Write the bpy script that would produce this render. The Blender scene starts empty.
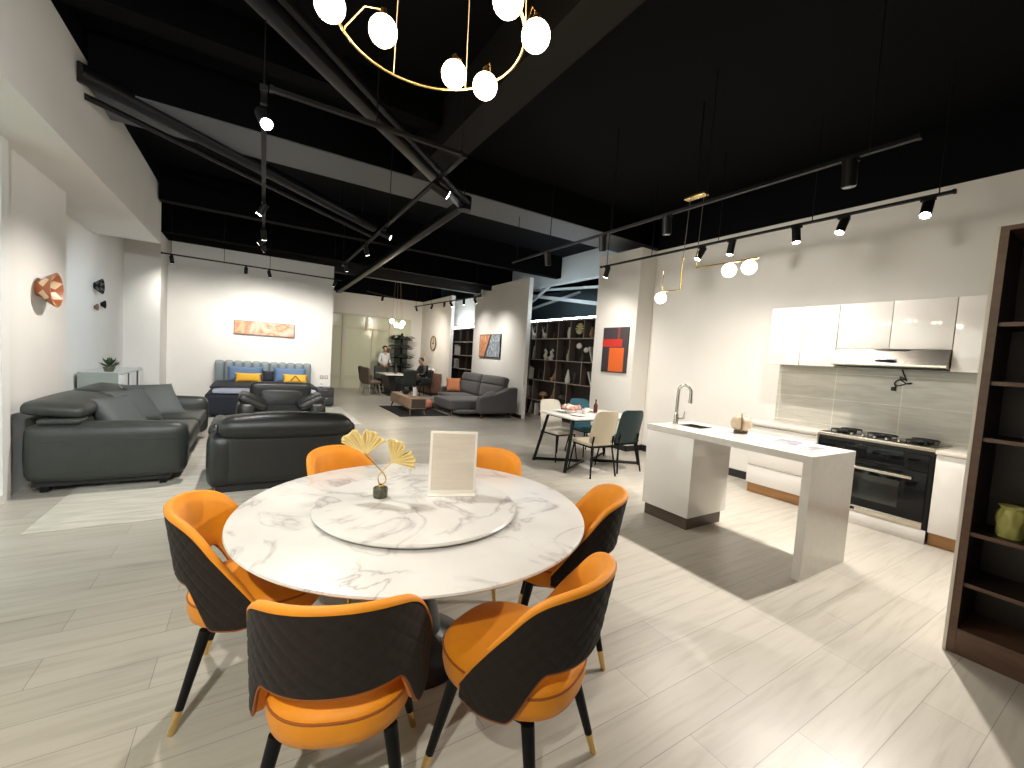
import bpy, bmesh, math, random
from mathutils import Vector, Matrix, Euler
random.seed(7)
C = bpy.context.scene.collection
SC = bpy.context.scene
PI = math.pi
H = 1.53

# ------------------------------------------------------------------ materials
MATS = {}
def mat(name, col, rough=0.5, metal=0.0, emit=None, estr=0.0, coat=0.0, var=0.0, vscale=8.0, bump=0.0, bscale=60.0, sheen=0.0, trans=0.0, spec=0.5, stretch=None, alpha=1.0):
    if name in MATS: return MATS[name]
    m = bpy.data.materials.new(name); m.use_nodes = True
    nt = m.node_tree; p = nt.nodes['Principled BSDF']
    p.inputs['Base Color'].default_value = (*col, 1)
    p.inputs['Roughness'].default_value = rough
    p.inputs['Metallic'].default_value = metal
    p.inputs['Coat Weight'].default_value = coat
    p.inputs['Coat Roughness'].default_value = 0.08
    p.inputs['Sheen Weight'].default_value = sheen
    p.inputs['Transmission Weight'].default_value = trans
    p.inputs['Specular IOR Level'].default_value = spec
    p.inputs['Alpha'].default_value = alpha
    if emit:
        p.inputs['Emission Color'].default_value = (*emit, 1)
        p.inputs['Emission Strength'].default_value = estr
    if var or bump:
        tc = nt.nodes.new('ShaderNodeTexCoord'); mp = nt.nodes.new('ShaderNodeMapping')
        nt.links.new(tc.outputs['Object'], mp.inputs['Vector'])
        if stretch: mp.inputs['Scale'].default_value = stretch
    if var:
        n = nt.nodes.new('ShaderNodeTexNoise'); n.inputs['Scale'].default_value = vscale; n.inputs['Detail'].default_value = 5
        nt.links.new(mp.outputs['Vector'], n.inputs['Vector'])
        r = nt.nodes.new('ShaderNodeValToRGB')
        r.color_ramp.elements[0].position = 0.3; r.color_ramp.elements[1].position = 0.7
        r.color_ramp.elements[0].color = (*[max(0, c*(1-var)) for c in col], 1)
        r.color_ramp.elements[1].color = (*[min(1, c*(1+var)) for c in col], 1)
        nt.links.new(n.outputs['Fac'], r.inputs['Fac']); nt.links.new(r.outputs['Color'], p.inputs['Base Color'])
    if bump:
        n2 = nt.nodes.new('ShaderNodeTexNoise'); n2.inputs['Scale'].default_value = bscale; n2.inputs['Detail'].default_value = 3
        nt.links.new(mp.outputs['Vector'], n2.inputs['Vector'])
        b = nt.nodes.new('ShaderNodeBump'); b.inputs['Strength'].default_value = bump; b.inputs['Distance'].default_value = 0.004
        nt.links.new(n2.outputs['Fac'], b.inputs['Height']); nt.links.new(b.outputs['Normal'], p.inputs['Normal'])
    MATS[name] = m
    return m

def ramp(nt, src, stops):
    r = nt.nodes.new('ShaderNodeValToRGB'); cr = r.color_ramp
    while len(cr.elements) < len(stops): cr.elements.new(0.5)
    for e, (pos, c) in zip(cr.elements, stops):
        e.position = pos; e.color = (*c, 1)
    nt.links.new(src, r.inputs['Fac'])
    return r.outputs['Color']

def floor_mat():
    m = mat('floor_planks', (0.5, 0.46, 0.4), 0.32)
    nt = m.node_tree; p = nt.nodes['Principled BSDF']; L = nt.links.new
    tc = nt.nodes.new('ShaderNodeTexCoord')
    mp = nt.nodes.new('ShaderNodeMapping'); mp.inputs['Location'].default_value = (0.35, 0.081, 0)
    L(tc.outputs['Object'], mp.inputs['Vector'])
    br = nt.nodes.new('ShaderNodeTexBrick')
    br.inputs['Scale'].default_value = 1; br.inputs['Mortar Size'].default_value = 0.0016
    br.inputs['Brick Width'].default_value = 1.2; br.inputs['Row Height'].default_value = 0.213
    br.offset = 0.37; br.offset_frequency = 2
    br.inputs['Color1'].default_value = (0.52, 0.49, 0.43, 1); br.inputs['Color2'].default_value = (0.46, 0.43, 0.375, 1)
    br.inputs['Mortar'].default_value = (0.27, 0.25, 0.22, 1)
    L(mp.outputs['Vector'], br.inputs['Vector'])
    m2 = nt.nodes.new('ShaderNodeMapping'); m2.inputs['Scale'].default_value = (1.1, 13, 1)
    L(tc.outputs['Object'], m2.inputs['Vector'])
    n = nt.nodes.new('ShaderNodeTexNoise'); n.inputs['Scale'].default_value = 1.6; n.inputs['Detail'].default_value = 8; n.inputs['Distortion'].default_value = 0.6
    L(m2.outputs['Vector'], n.inputs['Vector'])
    c = ramp(nt, n.outputs['Fac'], [(0.25, (0.76, 0.745, 0.71)), (0.5, (0.94, 0.935, 0.925)), (0.75, (1, 1, 1))])
    mx = nt.nodes.new('ShaderNodeMix'); mx.data_type = 'RGBA'; mx.blend_type = 'MULTIPLY'; mx.inputs[0].default_value = 1
    L(br.outputs['Color'], mx.inputs[6]); L(c, mx.inputs[7]); L(mx.outputs[2], p.inputs['Base Color'])
    return m

def marble_mat(name, base, vein, scale=1.6, thin=0.03, rough=0.12, detail=7):
    m = mat(name, base, rough, coat=0.0)
    nt = m.node_tree; p = nt.nodes['Principled BSDF']; L = nt.links.new
    tc = nt.nodes.new('ShaderNodeTexCoord')
    n = nt.nodes.new('ShaderNodeTexNoise'); n.inputs['Scale'].default_value = scale; n.inputs['Detail'].default_value = detail; n.inputs['Distortion'].default_value = 1.4
    L(tc.outputs['Object'], n.inputs['Vector'])
    s = nt.nodes.new('ShaderNodeMath'); s.operation = 'SUBTRACT'; s.inputs[1].default_value = 0.5; L(n.outputs['Fac'], s.inputs[0])
    a = nt.nodes.new('ShaderNodeMath'); a.operation = 'ABSOLUTE'; L(s.outputs[0], a.inputs[0])
    mid = tuple((b*2+v)/3 for b, v in zip(base, vein))
    v = ramp(nt, a.outputs[0], [(0.0, (1, 1, 1)), (thin*0.5, (0.45, 0.45, 0.45)), (thin*2.2, (0, 0, 0))])
    n2 = nt.nodes.new('ShaderNodeTexNoise'); n2.inputs['Scale'].default_value = scale*1.3; n2.inputs['Detail'].default_value = 4
    L(tc.outputs['Object'], n2.inputs['Vector'])
    k = ramp(nt, n2.outputs['Fac'], [(0.34, (0, 0, 0)), (0.56, (1, 1, 1))])
    mm = nt.nodes.new('ShaderNodeMath'); mm.operation = 'MULTIPLY'; L(v, mm.inputs[0]); L(k, mm.inputs[1])
    cl = ramp(nt, n2.outputs['Fac'], [(0.35, base), (0.75, mid)])
    mx = nt.nodes.new('ShaderNodeMix'); mx.data_type = 'RGBA'; L(mm.outputs[0], mx.inputs[0])
    L(cl, mx.inputs[6]); mx.inputs[7].default_value = (*vein, 1); L(mx.outputs[2], p.inputs['Base Color'])
    return m

def tile_mat():
    m = mat('backsplash_tile', (0.5, 0.48, 0.42), 0.16)
    nt = m.node_tree; p = nt.nodes['Principled BSDF']; L = nt.links.new
    tc = nt.nodes.new('ShaderNodeTexCoord'); sx = nt.nodes.new('ShaderNodeSeparateXYZ'); cx = nt.nodes.new('ShaderNodeCombineXYZ')
    L(tc.outputs['Object'], sx.inputs[0]); L(sx.outputs['Y'], cx.inputs['X']); L(sx.outputs['Z'], cx.inputs['Y'])
    mp = nt.nodes.new('ShaderNodeMapping'); mp.inputs['Location'].default_value = (-0.417, 0.0, 0); L(cx.outputs[0], mp.inputs['Vector'])
    br = nt.nodes.new('ShaderNodeTexBrick'); br.offset = 0.0
    br.inputs['Scale'].default_value = 1; br.inputs['Mortar Size'].default_value = 0.004; br.inputs['Brick Width'].default_value = 0.632; br.inputs['Row Height'].default_value = 0.322
    br.inputs['Color1'].default_value = (1, 1, 1, 1); br.inputs['Color2'].default_value = (0.93, 0.93, 0.92, 1); br.inputs['Mortar'].default_value = (1.3, 1.3, 1.25, 1)
    L(mp.outputs[0], br.inputs['Vector'])
    m2 = nt.nodes.new('ShaderNodeMapping'); m2.inputs['Scale'].default_value = (1.4, 9, 1); L(cx.outputs[0], m2.inputs['Vector'])
    n = nt.nodes.new('ShaderNodeTexNoise'); n.inputs['Scale'].default_value = 2; n.inputs['Detail'].default_value = 7; n.inputs['Distortion'].default_value = 0.8
    L(m2.outputs[0], n.inputs['Vector'])
    c = ramp(nt, n.outputs['Fac'], [(0.25, (0.44, 0.43, 0.375)), (0.5, (0.53, 0.515, 0.455)), (0.8, (0.64, 0.62, 0.56))])
    mx = nt.nodes.new('ShaderNodeMix'); mx.data_type = 'RGBA'; mx.blend_type = 'MULTIPLY'; mx.inputs[0].default_value = 1
    L(c, mx.inputs[6]); L(br.outputs['Color'], mx.inputs[7]); L(mx.outputs[2], p.inputs['Base Color'])
    return m

def art_mat(name, stops, scale=3.0, dist=2.5, stretch=(1, 1, 1)):
    m = mat(name, (0.5, 0.5, 0.5), 0.5)
    nt = m.node_tree; p = nt.nodes['Principled BSDF']; L = nt.links.new
    tc = nt.nodes.new('ShaderNodeTexCoord'); mp = nt.nodes.new('ShaderNodeMapping'); mp.inputs['Scale'].default_value = stretch
    L(tc.outputs['Object'], mp.inputs['Vector'])
    n = nt.nodes.new('ShaderNodeTexNoise'); n.inputs['Scale'].default_value = scale; n.inputs['Detail'].default_value = 3; n.inputs['Distortion'].default_value = dist
    L(mp.outputs['Vector'], n.inputs['Vector'])
    L(ramp(nt, n.outputs['Fac'], stops), p.inputs['Base Color'])
    return m

def wood_mat(name, c1, c2, stretch=(1, 12, 12), scale=3, rough=0.4):
    m = mat(name, c1, rough)
    nt = m.node_tree; p = nt.nodes['Principled BSDF']; L = nt.links.new
    tc = nt.nodes.new('ShaderNodeTexCoord'); mp = nt.nodes.new('ShaderNodeMapping'); mp.inputs['Scale'].default_value = stretch
    L(tc.outputs['Object'], mp.inputs['Vector'])
    n = nt.nodes.new('ShaderNodeTexNoise'); n.inputs['Scale'].default_value = scale; n.inputs['Detail'].default_value = 6; n.inputs['Distortion'].default_value = 0.7
    L(mp.outputs['Vector'], n.inputs['Vector'])
    L(ramp(nt, n.outputs['Fac'], [(0.3, c1), (0.7, c2)]), p.inputs['Base Color'])
    return m

WHITE_WALL = mat('white_wall_paint', (0.77, 0.745, 0.70), 0.75, var=0.03, vscale=1.2)
BLACK_PAINT = mat('black_ceiling_paint', (0.0025, 0.0025, 0.0035), 0.85, spec=0.1)
BEAM_PAINT = mat('dark_beam_paint', (0.002, 0.002, 0.0022), 0.8, spec=0.06)
PIPE_PAINT = mat('duct_paint', (0.004, 0.004, 0.0045), 0.35, spec=0.3)
FLOOR = floor_mat()
MARBLE = marble_mat('white_marble', (0.69, 0.685, 0.67), (0.33, 0.31, 0.32), 2.1, 0.016, 0.28, detail=5)
TILE = tile_mat()
GLOSS_WHITE = mat('gloss_white_lacquer', (0.80, 0.77, 0.735), 0.06, coat=0.6, spec=0.5)
QUARTZ = mat('white_quartz', (0.64, 0.62, 0.58), 0.14, coat=0.3, var=0.03, vscale=20)
STEEL = mat('brushed_steel', (0.62, 0.57, 0.49), 0.26, 0.95, var=0.08, vscale=4, stretch=(30, 1, 30))
CHROME = mat('brushed_nickel', (0.55, 0.52, 0.47), 0.22, 1.0)
BLACK_GLASS = mat('black_glass', (0.004, 0.005, 0.006), 0.06, spec=0.25)
BLACK_METAL = mat('black_metal', (0.005, 0.005, 0.0055), 0.5, spec=0.2)
BLACK_MATTE = mat('black_matte', (0.012, 0.012, 0.012), 0.6)
BRASS = mat('brass', (0.72, 0.50, 0.2), 0.25, 1.0)
ORANGE = mat('orange_velvet', (0.74, 0.26, 0.004), 0.6, sheen=0.08, var=0.06, vscale=9, bump=0.12, bscale=220)
QUILT = mat('charcoal_quilted_suede', (0.022, 0.016, 0.0135), 0.9, sheen=0.04, spec=0.2, bump=0.25, bscale=260)
PIPING = mat('orange_piping', (0.30, 0.085, 0.012), 0.6)
LEATHER = mat('dark_green_leather', (0.030, 0.034, 0.030), 0.42, bump=0.3, bscale=110, var=0.15, vscale=6)
LEATHER2 = mat('black_leather', (0.016, 0.017, 0.016), 0.4, bump=0.3, bscale=110)
CUSHION_GREY = mat('slate_cushion', (0.075, 0.082, 0.082), 0.65, bump=0.35, bscale=180)
GREY_SOFA = mat('taupe_grey_fabric', (0.062, 0.055, 0.056), 0.8, bump=0.3, bscale=200, sheen=0.2)
NAVY = mat('navy_fabric', (0.007, 0.009, 0.018), 0.75)
BLUEGREY = mat('blue_grey_leather', (0.20, 0.235, 0.25), 0.45)
BLUE_P = mat('blue_pillow', (0.10, 0.17, 0.30), 0.7)
YELLOW_P = mat('yellow_pillow', (0.78, 0.42, 0.03), 0.7)
LINEN = mat('bed_linen', (0.34, 0.37, 0.47), 0.8)
WALNUT = wood_mat('dark_walnut', (0.010, 0.006, 0.004), (0.022, 0.012, 0.008), (14, 2, 14))
WALNUT_E = wood_mat('walnut_edge', (0.075, 0.038, 0.022), (0.12, 0.064, 0.037), (8, 2, 8))
SHELF_BACK = mat('shelf_dark_back', (0.030, 0.021, 0.018), 0.6)
SHELF_EDGE = wood_mat('grey_wood_edge', (0.34, 0.29, 0.25), (0.44, 0.38, 0.33))
KICK_O = wood_mat('oak_kick', (0.36, 0.17, 0.06), (0.45, 0.23, 0.085), (6, 1, 6))
KICK_D = mat('brown_kick', (0.085, 0.06, 0.04), 0.4)
RUG = mat('pale_rug', (0.50, 0.47, 0.41), 0.95, var=0.17, vscale=3, stretch=(1, 6, 1), bump=0.5, bscale=120)
RUG2 = mat('cream_rug', (0.50, 0.48, 0.42), 0.95, var=0.06, vscale=5, bump=0.5, bscale=150)
RUG3 = mat('black_rug', (0.012, 0.012, 0.012), 0.95, bump=0.5, bscale=150)
WHITE_MATTE = mat('white_matte', (0.75, 0.74, 0.71), 0.5)
IVORY = mat('ivory_plastic', (0.70, 0.66, 0.58), 0.35)
BULB = mat('lit_globe_glass', (1, 0.9, 0.75), 0.4, emit=(1.0, 0.78, 0.5), estr=22)
BULB2 = mat('lit_globe_small', (1, 0.9, 0.75), 0.4, emit=(1.0, 0.83, 0.58), estr=14)
LENS_ON = mat('lit_lens', (1, 1, 1), 0.3, emit=(1.0, 0.95, 0.86), estr=60)
LENS_DIM = mat('lit_lens_dim', (1, 1, 1), 0.3, emit=(1.0, 0.94, 0.84), estr=8)
LENS_OFF = mat('unlit_lens', (0.08, 0.08, 0.08), 0.2)
LED = mat('led_tube', (1, 1, 1), 0.3, emit=(0.80, 0.93, 1.0), estr=42)
PALE_STEEL = mat('pale_painted_steel', (0.62, 0.66, 0.68), 0.5)
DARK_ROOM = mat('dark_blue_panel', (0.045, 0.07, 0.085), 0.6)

# ------------------------------------------------------------------ mesh builder
class MB:
    def __init__(s): s.bm = bmesh.new()
    def _xf(s, vs, M):
        if M is not None: bmesh.ops.transform(s.bm, matrix=M, verts=vs)
    def box(s, x0, x1, y0, y1, z0, z1, bev=0.0, seg=2, M=None):
        r = bmesh.ops.create_cube(s.bm, size=1.0); vs = r['verts']
        bmesh.ops.transform(s.bm, matrix=Matrix.Translation(((x0+x1)/2, (y0+y1)/2, (z0+z1)/2)) @ Matrix.Diagonal((abs(x1-x0), abs(y1-y0), abs(z1-z0), 1)), verts=vs)
        if bev > 0:
            es = list({e for v in vs for e in v.link_edges})
            rr = bmesh.ops.bevel(s.bm, geom=es, offset=bev, segments=seg, affect='EDGES', profile=0.5)
            vs = list({v for f in rr['faces'] for v in f.verts} | {v for v in vs if v.is_valid})
        s._xf(vs, M); return s
    def rbox(s, cx, cy, cz, sx, sy, sz, r=0.05, bulge=(0, 0, 0), n=9, M=None, power=2):
        """soft rounded box, faces puffed outwards by bulge"""
        h = (sx/2, sy/2, sz/2); r = min(r, *h)
        main = s.bm; s.bm = bmesh.new()
        r0 = bmesh.ops.create_cube(s.bm, size=2.0); vs = r0['verts']
        es = list({e for v in vs for e in v.link_edges})
        rr = bmesh.ops.subdivide_edges(s.bm, edges=es, cuts=n, use_grid_fill=True)
        allv = list(s.bm.verts)
        for v in allv:
            p = v.co.copy()
            q = Vector()
            for i in range(3):
                t = math.sin(p[i]*PI/2)
                t = 0.5*t + 0.5*p[i]
                q[i] = t*h[i]
            inn = Vector([max(-(h[i]-r), min(h[i]-r, q[i])) for i in range(3)])
            d = q-inn
            if d.length > 1e-9:
                m = max(abs(d[i]) for i in range(3))
                d = d.normalized()*m if m < r-1e-9 else d.normalized()*r
            w = inn+d
            u = [max(-1, min(1, w[i]/h[i])) for i in range(3)]
            f = [max(0, 1-abs(u[i])**power) for i in range(3)]
            w.x += bulge[0]*u[0]*f[1]*f[2]; w.y += bulge[1]*u[1]*f[0]*f[2]; w.z += bulge[2]*u[2]*f[0]*f[1]
            v.co = w+Vector((cx, cy, cz))
        s._xf(list(allv), M)
        me = bpy.data.meshes.new('t'); s.bm.to_mesh(me); s.bm.free(); s.bm = main; s.bm.from_mesh(me); bpy.data.meshes.remove(me)
        return s
    def cyl(s, p, q, r0, r1=None, n=14, caps=True):
        r1 = r0 if r1 is None else r1
        p = Vector(p); q = Vector(q); d = q-p
        rot = d.to_track_quat('Z', 'Y').to_matrix().to_4x4()
        bmesh.ops.create_cone(s.bm, cap_ends=caps, cap_tris=False, segments=n, radius1=max(r0, 1e-4), radius2=max(r1, 1e-4), depth=d.length,
                              matrix=Matrix.Translation((p+q)/2) @ rot)
        return s
    def sphere(s, c, r, n=16, sc=(1, 1, 1)):
        bmesh.ops.create_uvsphere(s.bm, u_segments=n, v_segments=max(6, n*2//3), radius=r, matrix=Matrix.Translation(c) @ Matrix.Diagonal((*sc, 1)))
        return s
    def tube(s, pts, r, n=8, closed=False):
        pts = [Vector(p) for p in pts]; N = len(pts); rings = []
        up = Vector((0, 0, 1))
        prev = None
        for i, p in enumerate(pts):
            a = pts[(i-1) % N] if (closed or i > 0) else p
            b = pts[(i+1) % N] if (closed or i < N-1) else p
            t = (b-a).normalized()
            if prev is None:
                ref = up if abs(t.z) < 0.9 else Vector((1, 0, 0))
                u = t.cross(ref).normalized()
            else:
                u = (prev - t*prev.dot(t)).normalized()
            prev = u
            w = t.cross(u)
            ri = r(i/(max(1, N-1))) if callable(r) else r
            rings.append([s.bm.verts.new(p+(u*math.cos(2*PI*k/n)+w*math.sin(2*PI*k/n))*ri) for k in range(n)])
        M = N if closed else N-1
        for i in range(M):
            A = rings[i]; B = rings[(i+1) % N]
            for k in range(n):
                s.bm.faces.new((A[k], A[(k+1) % n], B[(k+1) % n], B[k]))
        if not closed:
            s.bm.faces.new(rings[0][::-1]); s.bm.faces.new(rings[-1])
        return s
    def lathe(s, prof, c=(0, 0, 0), n=40, cap=True, sx=1, sy=1):
        rings = []
        for (r, z) in prof:
            rings.append([s.bm.verts.new((c[0]+r*sx*math.cos(2*PI*k/n), c[1]+r*sy*math.sin(2*PI*k/n), c[2]+z)) for k in range(n)])
        for A, B in zip(rings, rings[1:]):
            for k in range(n):
                s.bm.faces.new((A[k], A[(k+1) % n], B[(k+1) % n], B[k]))
        if cap:
            s.bm.faces.new(rings[0][::-1]); s.bm.faces.new(rings[-1])
        return s
    def prism(s, poly, z0, z1, axis='z', M=None):
        """polygon extruded along an axis; poly in the other two axes"""
        def P(a, b, c):
            return {'z': (a, b, c), 'x': (c, a, b), 'y': (a, c, b)}[axis]
        lo = [s.bm.verts.new(P(a, b, z0)) for a, b in poly]; hi = [s.bm.verts.new(P(a, b, z1)) for a, b in poly]
        n = len(poly)
        s.bm.faces.new(lo[::-1]); s.bm.faces.new(hi)
        for k in range(n): s.bm.faces.new((lo[k], lo[(k+1) % n], hi[(k+1) % n], hi[k]))
        s._xf(lo+hi, M); return s
    def grid(s, fn, nu, nv, cu=False, cv=False):
        V = [[s.bm.verts.new(fn(i/(nu if cu else nu-1), j/(nv if cv else nv-1))) for j in range(nv)] for i in range(nu)]
        for i in range(nu if cu else nu-1):
            for j in range(nv if cv else nv-1):
                s.bm.faces.new((V[i][j], V[(i+1) % nu][j], V[(i+1) % nu][(j+1) % nv], V[i][(j+1) % nv]))
        return V
    def build(s, name, m, parent=None, smooth=None, loc=None, rot=None):
        bmesh.ops.recalc_face_normals(s.bm, faces=s.bm.faces[:])
        me = bpy.data.meshes.new(name); s.bm.to_mesh(me); s.bm.free()
        if smooth is not None:
            for p in me.polygons: p.use_smooth = True
            if smooth < 170: me.set_sharp_from_angle(angle=math.radians(smooth))
        for mm in (m if isinstance(m, (list, tuple)) else [m]): me.materials.append(mm)
        o = bpy.data.objects.new(name, me); C.objects.link(o)
        if parent is not None: o.parent = parent
        if loc is not None: o.location = loc
        if rot is not None: o.rotation_euler = rot
        return o

def tag(o, label, cat, group=None):
    o['label'] = label; o['category'] = cat
    if group: o['group'] = group
    return o
def thing(name, label, cat, loc=(0, 0, 0), rz=0.0, group=None):
    o = bpy.data.objects.new(name, None); C.objects.link(o); o.empty_display_size = 0.1
    o.location = loc; o.rotation_euler = (0, 0, rz)
    return tag(o, label, cat, group)
def struct(name, mb, m, smooth=None):
    o = mb.build(name, m, None, smooth); o['kind'] = 'structure'; return o
def kids(o): return [c for c in bpy.data.objects if c.parent == o]
def dup(root, loc, rz=None, label=None, group=None):
    def cp(o, par):
        c = o.copy(); C.objects.link(c)
        if par is not None: c.parent = par
        for k in kids_of.get(o.name, []): cp(k, c)
        return c
    kids_of = {}
    for k in list(bpy.data.objects):
        if k.parent: kids_of.setdefault(k.parent.name, []).append(k)
    r = cp(root, None); r.location = loc
    if rz is not None: r.rotation_euler = (r.rotation_euler.x, r.rotation_euler.y, rz)
    if label: r['label'] = label
    if group: r['group'] = group
    return r
def B(): return MB()
def bx(name, m, parent, *a, bev=0.0, smooth=None):
    return MB().box(*a, bev=bev).build(name, m, parent, smooth if smooth is not None else (40 if bev else None))

# ------------------------------------------------------------------ camera
cam_d = bpy.data.cameras.new('camera'); cam = bpy.data.objects.new('camera', cam_d); C.objects.link(cam)
R = Matrix(((0.84986365, -0.02381624, -0.52646421), (-0.52299758, 0.08481042, -0.84810419), (0.0648483, 0.99611243, 0.05962146)))
cam.matrix_world = Matrix.Translation((0, 0, H)) @ R.to_4x4()
cam_d.sensor_width = 36; cam_d.lens = 420/1024*36; cam_d.clip_start = 0.02; cam_d.clip_end = 100
SC.camera = cam
SC.view_settings.view_transform = 'Standard'; SC.view_settings.look = 'None'
SC.view_settings.gamma = 1; SC.view_settings.use_curve_mapping = False
SC.view_settings.exposure = 0.0
w = bpy.data.worlds.new('World'); SC.world = w; w.use_nodes = True
w.node_tree.nodes['Background'].inputs[0].default_value = (0.90, 0.95, 0.88, 1)
w.node_tree.nodes['Background'].inputs[1].default_value = 2.2

# ------------------------------------------------------------------ room shell
CEIL = 4.3; WT = 3.63
struct('floor', B().box(-4.5, 10.2, -3.6, 19, -0.1, 0), FLOOR)
struct('ceiling', B().box(-4.5, 10.2, -3.6, 19, CEIL, CEIL+0.1), BLACK_PAINT)
struct('wall_right', B().box(6.15, 6.3, -3.5, 5.25, 0, WT), WHITE_WALL)
struct('wall_right_upper', B().box(6.16, 6.3, -3.5, 5.25, WT, CEIL), BLACK_PAINT)
struct('wall_column', B().box(5.76, 6.9, 5.25, 6.3, 0, WT), WHITE_WALL)
struct('wall_pillar', B().box(5.95, 6.07, 9.05, 11.06, 0, WT).box(5.95, 6.07, 11.06, 12.1, 0, 3.5), WHITE_WALL)
struct('wall_right_far', B().box(5.95, 6.07, 13.95, 17.0, 0, WT), WHITE_WALL)
struct('wall_recess', B().box(6.70, 6.76, 6.3, 11.9, 0, 2.5), WHITE_WALL)
struct('wall_alcove', B().box(6.70, 6.76, 12.0, 17.0, 0, WT).box(6.08, 6.76, 11.9, 12.0, 0, WT), WHITE_WALL)
struct('wall_beyond_panel', B().box(7.75, 7.8, 6.2, 13, 0, 3.62), DARK_ROOM)
struct('wall_beyond', B().box(9.9, 10.0, 3, 17, 0, CEIL), DARK_ROOM)
struct('wall_far', B().box(1.2, 7, 17.0, 17.15, 2.85, WT).box(5.5, 7, 17.0, 17.15, 0, 2.85).box(-4.4, 1.2, 17.0, 17.15, 0, WT), WHITE_WALL)
struct('wall_far_upper', B().box(-4.4, 10, 17.02, 17.15, WT, CEIL), BLACK_PAINT)
struct('wall_bedroom', B().box(-1.63, 1.77, 12.0, 12.15, 0, WT), WHITE_WALL)
struct('wall_left_stub', B().box(-2.35, -1.63, 11.2, 12.15, 0, WT), WHITE_WALL)
struct('wall_left_niche', B().box(-2.35, -2.2, 6.9, 11.2, 0, CEIL), WHITE_WALL)
struct('wall_left', B().box(-2.35, -1.85, 5.42, 6.9, 0, 3.09), WHITE_WALL)
struct('wall_left_near', B().box(-2.35, -1.85, -3.5, 1.6, 0, 3.09), WHITE_WALL)
struct('trim_bulkhead', B().box(-2.2, -1.37, -3.5, 9.37, 3.09, 4.02), WHITE_WALL)
struct('wall_left_upper', B().box(-2.2, -1.40, -3.5, 9.33, 4.02, CEIL), BLACK_PAINT)
struct('wall_back', B().box(-2.35, 6.3, -3.6, -3.5, 0, CEIL), mat('back_wall_paint', (0.4, 0.39, 0.37), 0.8))
struct('baseboard_right', B().box(6.132, 6.149, 2.98, 5.25, 0, 0.11), BLACK_MATTE)
struct('baseboard_column', B().box(5.742, 5.759, 5.235, 6.3, 0, 0.10).box(5.742, 6.149, 5.232, 5.249, 0, 0.10), BLACK_MATTE)
struct('baseboard_pillar', B().box(5.932, 5.949, 9.03, 12.1, 0, 0.09), BLACK_MATTE)
struct('wall_left_far', B().box(-4.5, -4.4, 11, 17, 0, CEIL), WHITE_WALL)

# window_1: shopfront at the left
wf = struct('window_1', B().box(-1.90, -1.80, 5.28, 5.42, 0, 3.09).box(-1.90, -1.80, 1.6, 1.74, 0, 3.09).box(-1.90, -1.80, 1.74, 5.28, 2.27, 2.36)
    .box(-1.90, -1.80, 1.74, 5.28, 3.03, 3.09).box(-1.90, -1.80, 1.74, 5.28, 0, 0.08).box(-1.88, -1.82, 3.42, 3.50, 0.08, 2.27), WHITE_MATTE)
GLASS = mat('window_glass', (0.93, 1.0, 0.93), 0.02, trans=1.0, spec=0.3)
B().box(-1.855, -1.848, 1.74, 5.28, 0.08, 2.27).box(-1.855, -1.848, 1.74, 5.28, 2.36, 3.03).build('glass_pane', GLASS, wf)

# far glazed partition with frame and door
FROST = mat('frosted_green_glass', (0.60, 0.62, 0.46), 0.18)
FRAME_B = mat('beige_frame', (0.55, 0.52, 0.41), 0.45)
w2 = struct('window_2', B().box(1.2, 4.75, 17.0, 17.08, 2.79, 2.85).box(1.2, 4.75, 17.0, 17.08, 2.28, 2.36).box(2.86, 2.98, 16.99, 17.08, 0, 2.79)
    .box(3.70, 3.80, 17.0, 17.08, 2.36, 2.79).box(3.95, 4.02, 17.0, 17.08, 0, 2.28).box(4.62, 4.75, 16.98, 17.08, 0, 2.85).box(1.2, 4.75, 17.0, 17.08, 0.35, 0.52).box(1.2, 4.75, 17.0, 17.08, 0, 0.06), FRAME_B)
B().box(1.2, 4.7, 17.03, 17.05, 0.06, 2.79).build('glass_pane', FROST, w2)
d1 = struct('door_1', B().box(4.75, 4.85, 16.98, 17.08, 0, 2.12).box(5.40, 5.5, 16.98, 17.08, 0, 2.12).box(4.75, 5.5, 16.98, 17.08, 2.04, 2.12), WHITE_MATTE)
B().box(4.85, 5.40, 17.03, 17.06, 0.0, 2.04).build('door_panel', mat('grey_green_door', (0.20, 0.225, 0.20), 0.4), d1)
B().cyl((4.90, 16.99, 0.95), (4.90, 16.99, 1.15), 0.012).cyl((4.90, 16.99, 0.97), (4.90, 17.04, 0.97), 0.008).cyl((4.90, 16.99, 1.13), (4.90, 17.04, 1.13), 0.008).build('door_handle', CHROME, d1, 40)
struct('window_3', B().box(4.75, 5.5, 17.03, 17.05, 2.12, 2.85), FROST)

# ceiling beams and ducts
def beam(name, p, q, wd, ht, m, rnd=False):
    p = Vector(p); q = Vector(q); d = q-p
    rot = d.to_track_quat('X', 'Z').to_matrix().to_4x4()
    M = Matrix.Translation((p+q)/2) @ rot
    b = B().box(-d.length/2, d.length/2, -wd/2, wd/2, -ht/2, ht/2, bev=0.02 if rnd else 0, M=M)
    return b
struct('beam_cross', B().box(-1.35, 9.8, 5.55, 6.3, 3.815, CEIL), BEAM_PAINT)
struct('beam_lit_underside', B().box(-1.35, 9.8, 5.55, 6.3, 3.80, 3.815), mat('lit_beam_grey', (0.10, 0.105, 0.11), 0.6))  # thin grey sheet paints the light caught by the beam's underside
struct('beam_long', B().box(1.70, 2.02, -3.5, 5.54, 3.80, CEIL), mat('lit_beam_brown', (0.013, 0.012, 0.011), 0.7, spec=0.1))  # lighter brown carries the chandelier's light on this beam
struct('beam_cross_near', B().box(-1.35, 1.69, 4.5, 4.72, 4.0, CEIL), BEAM_PAINT)
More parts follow.
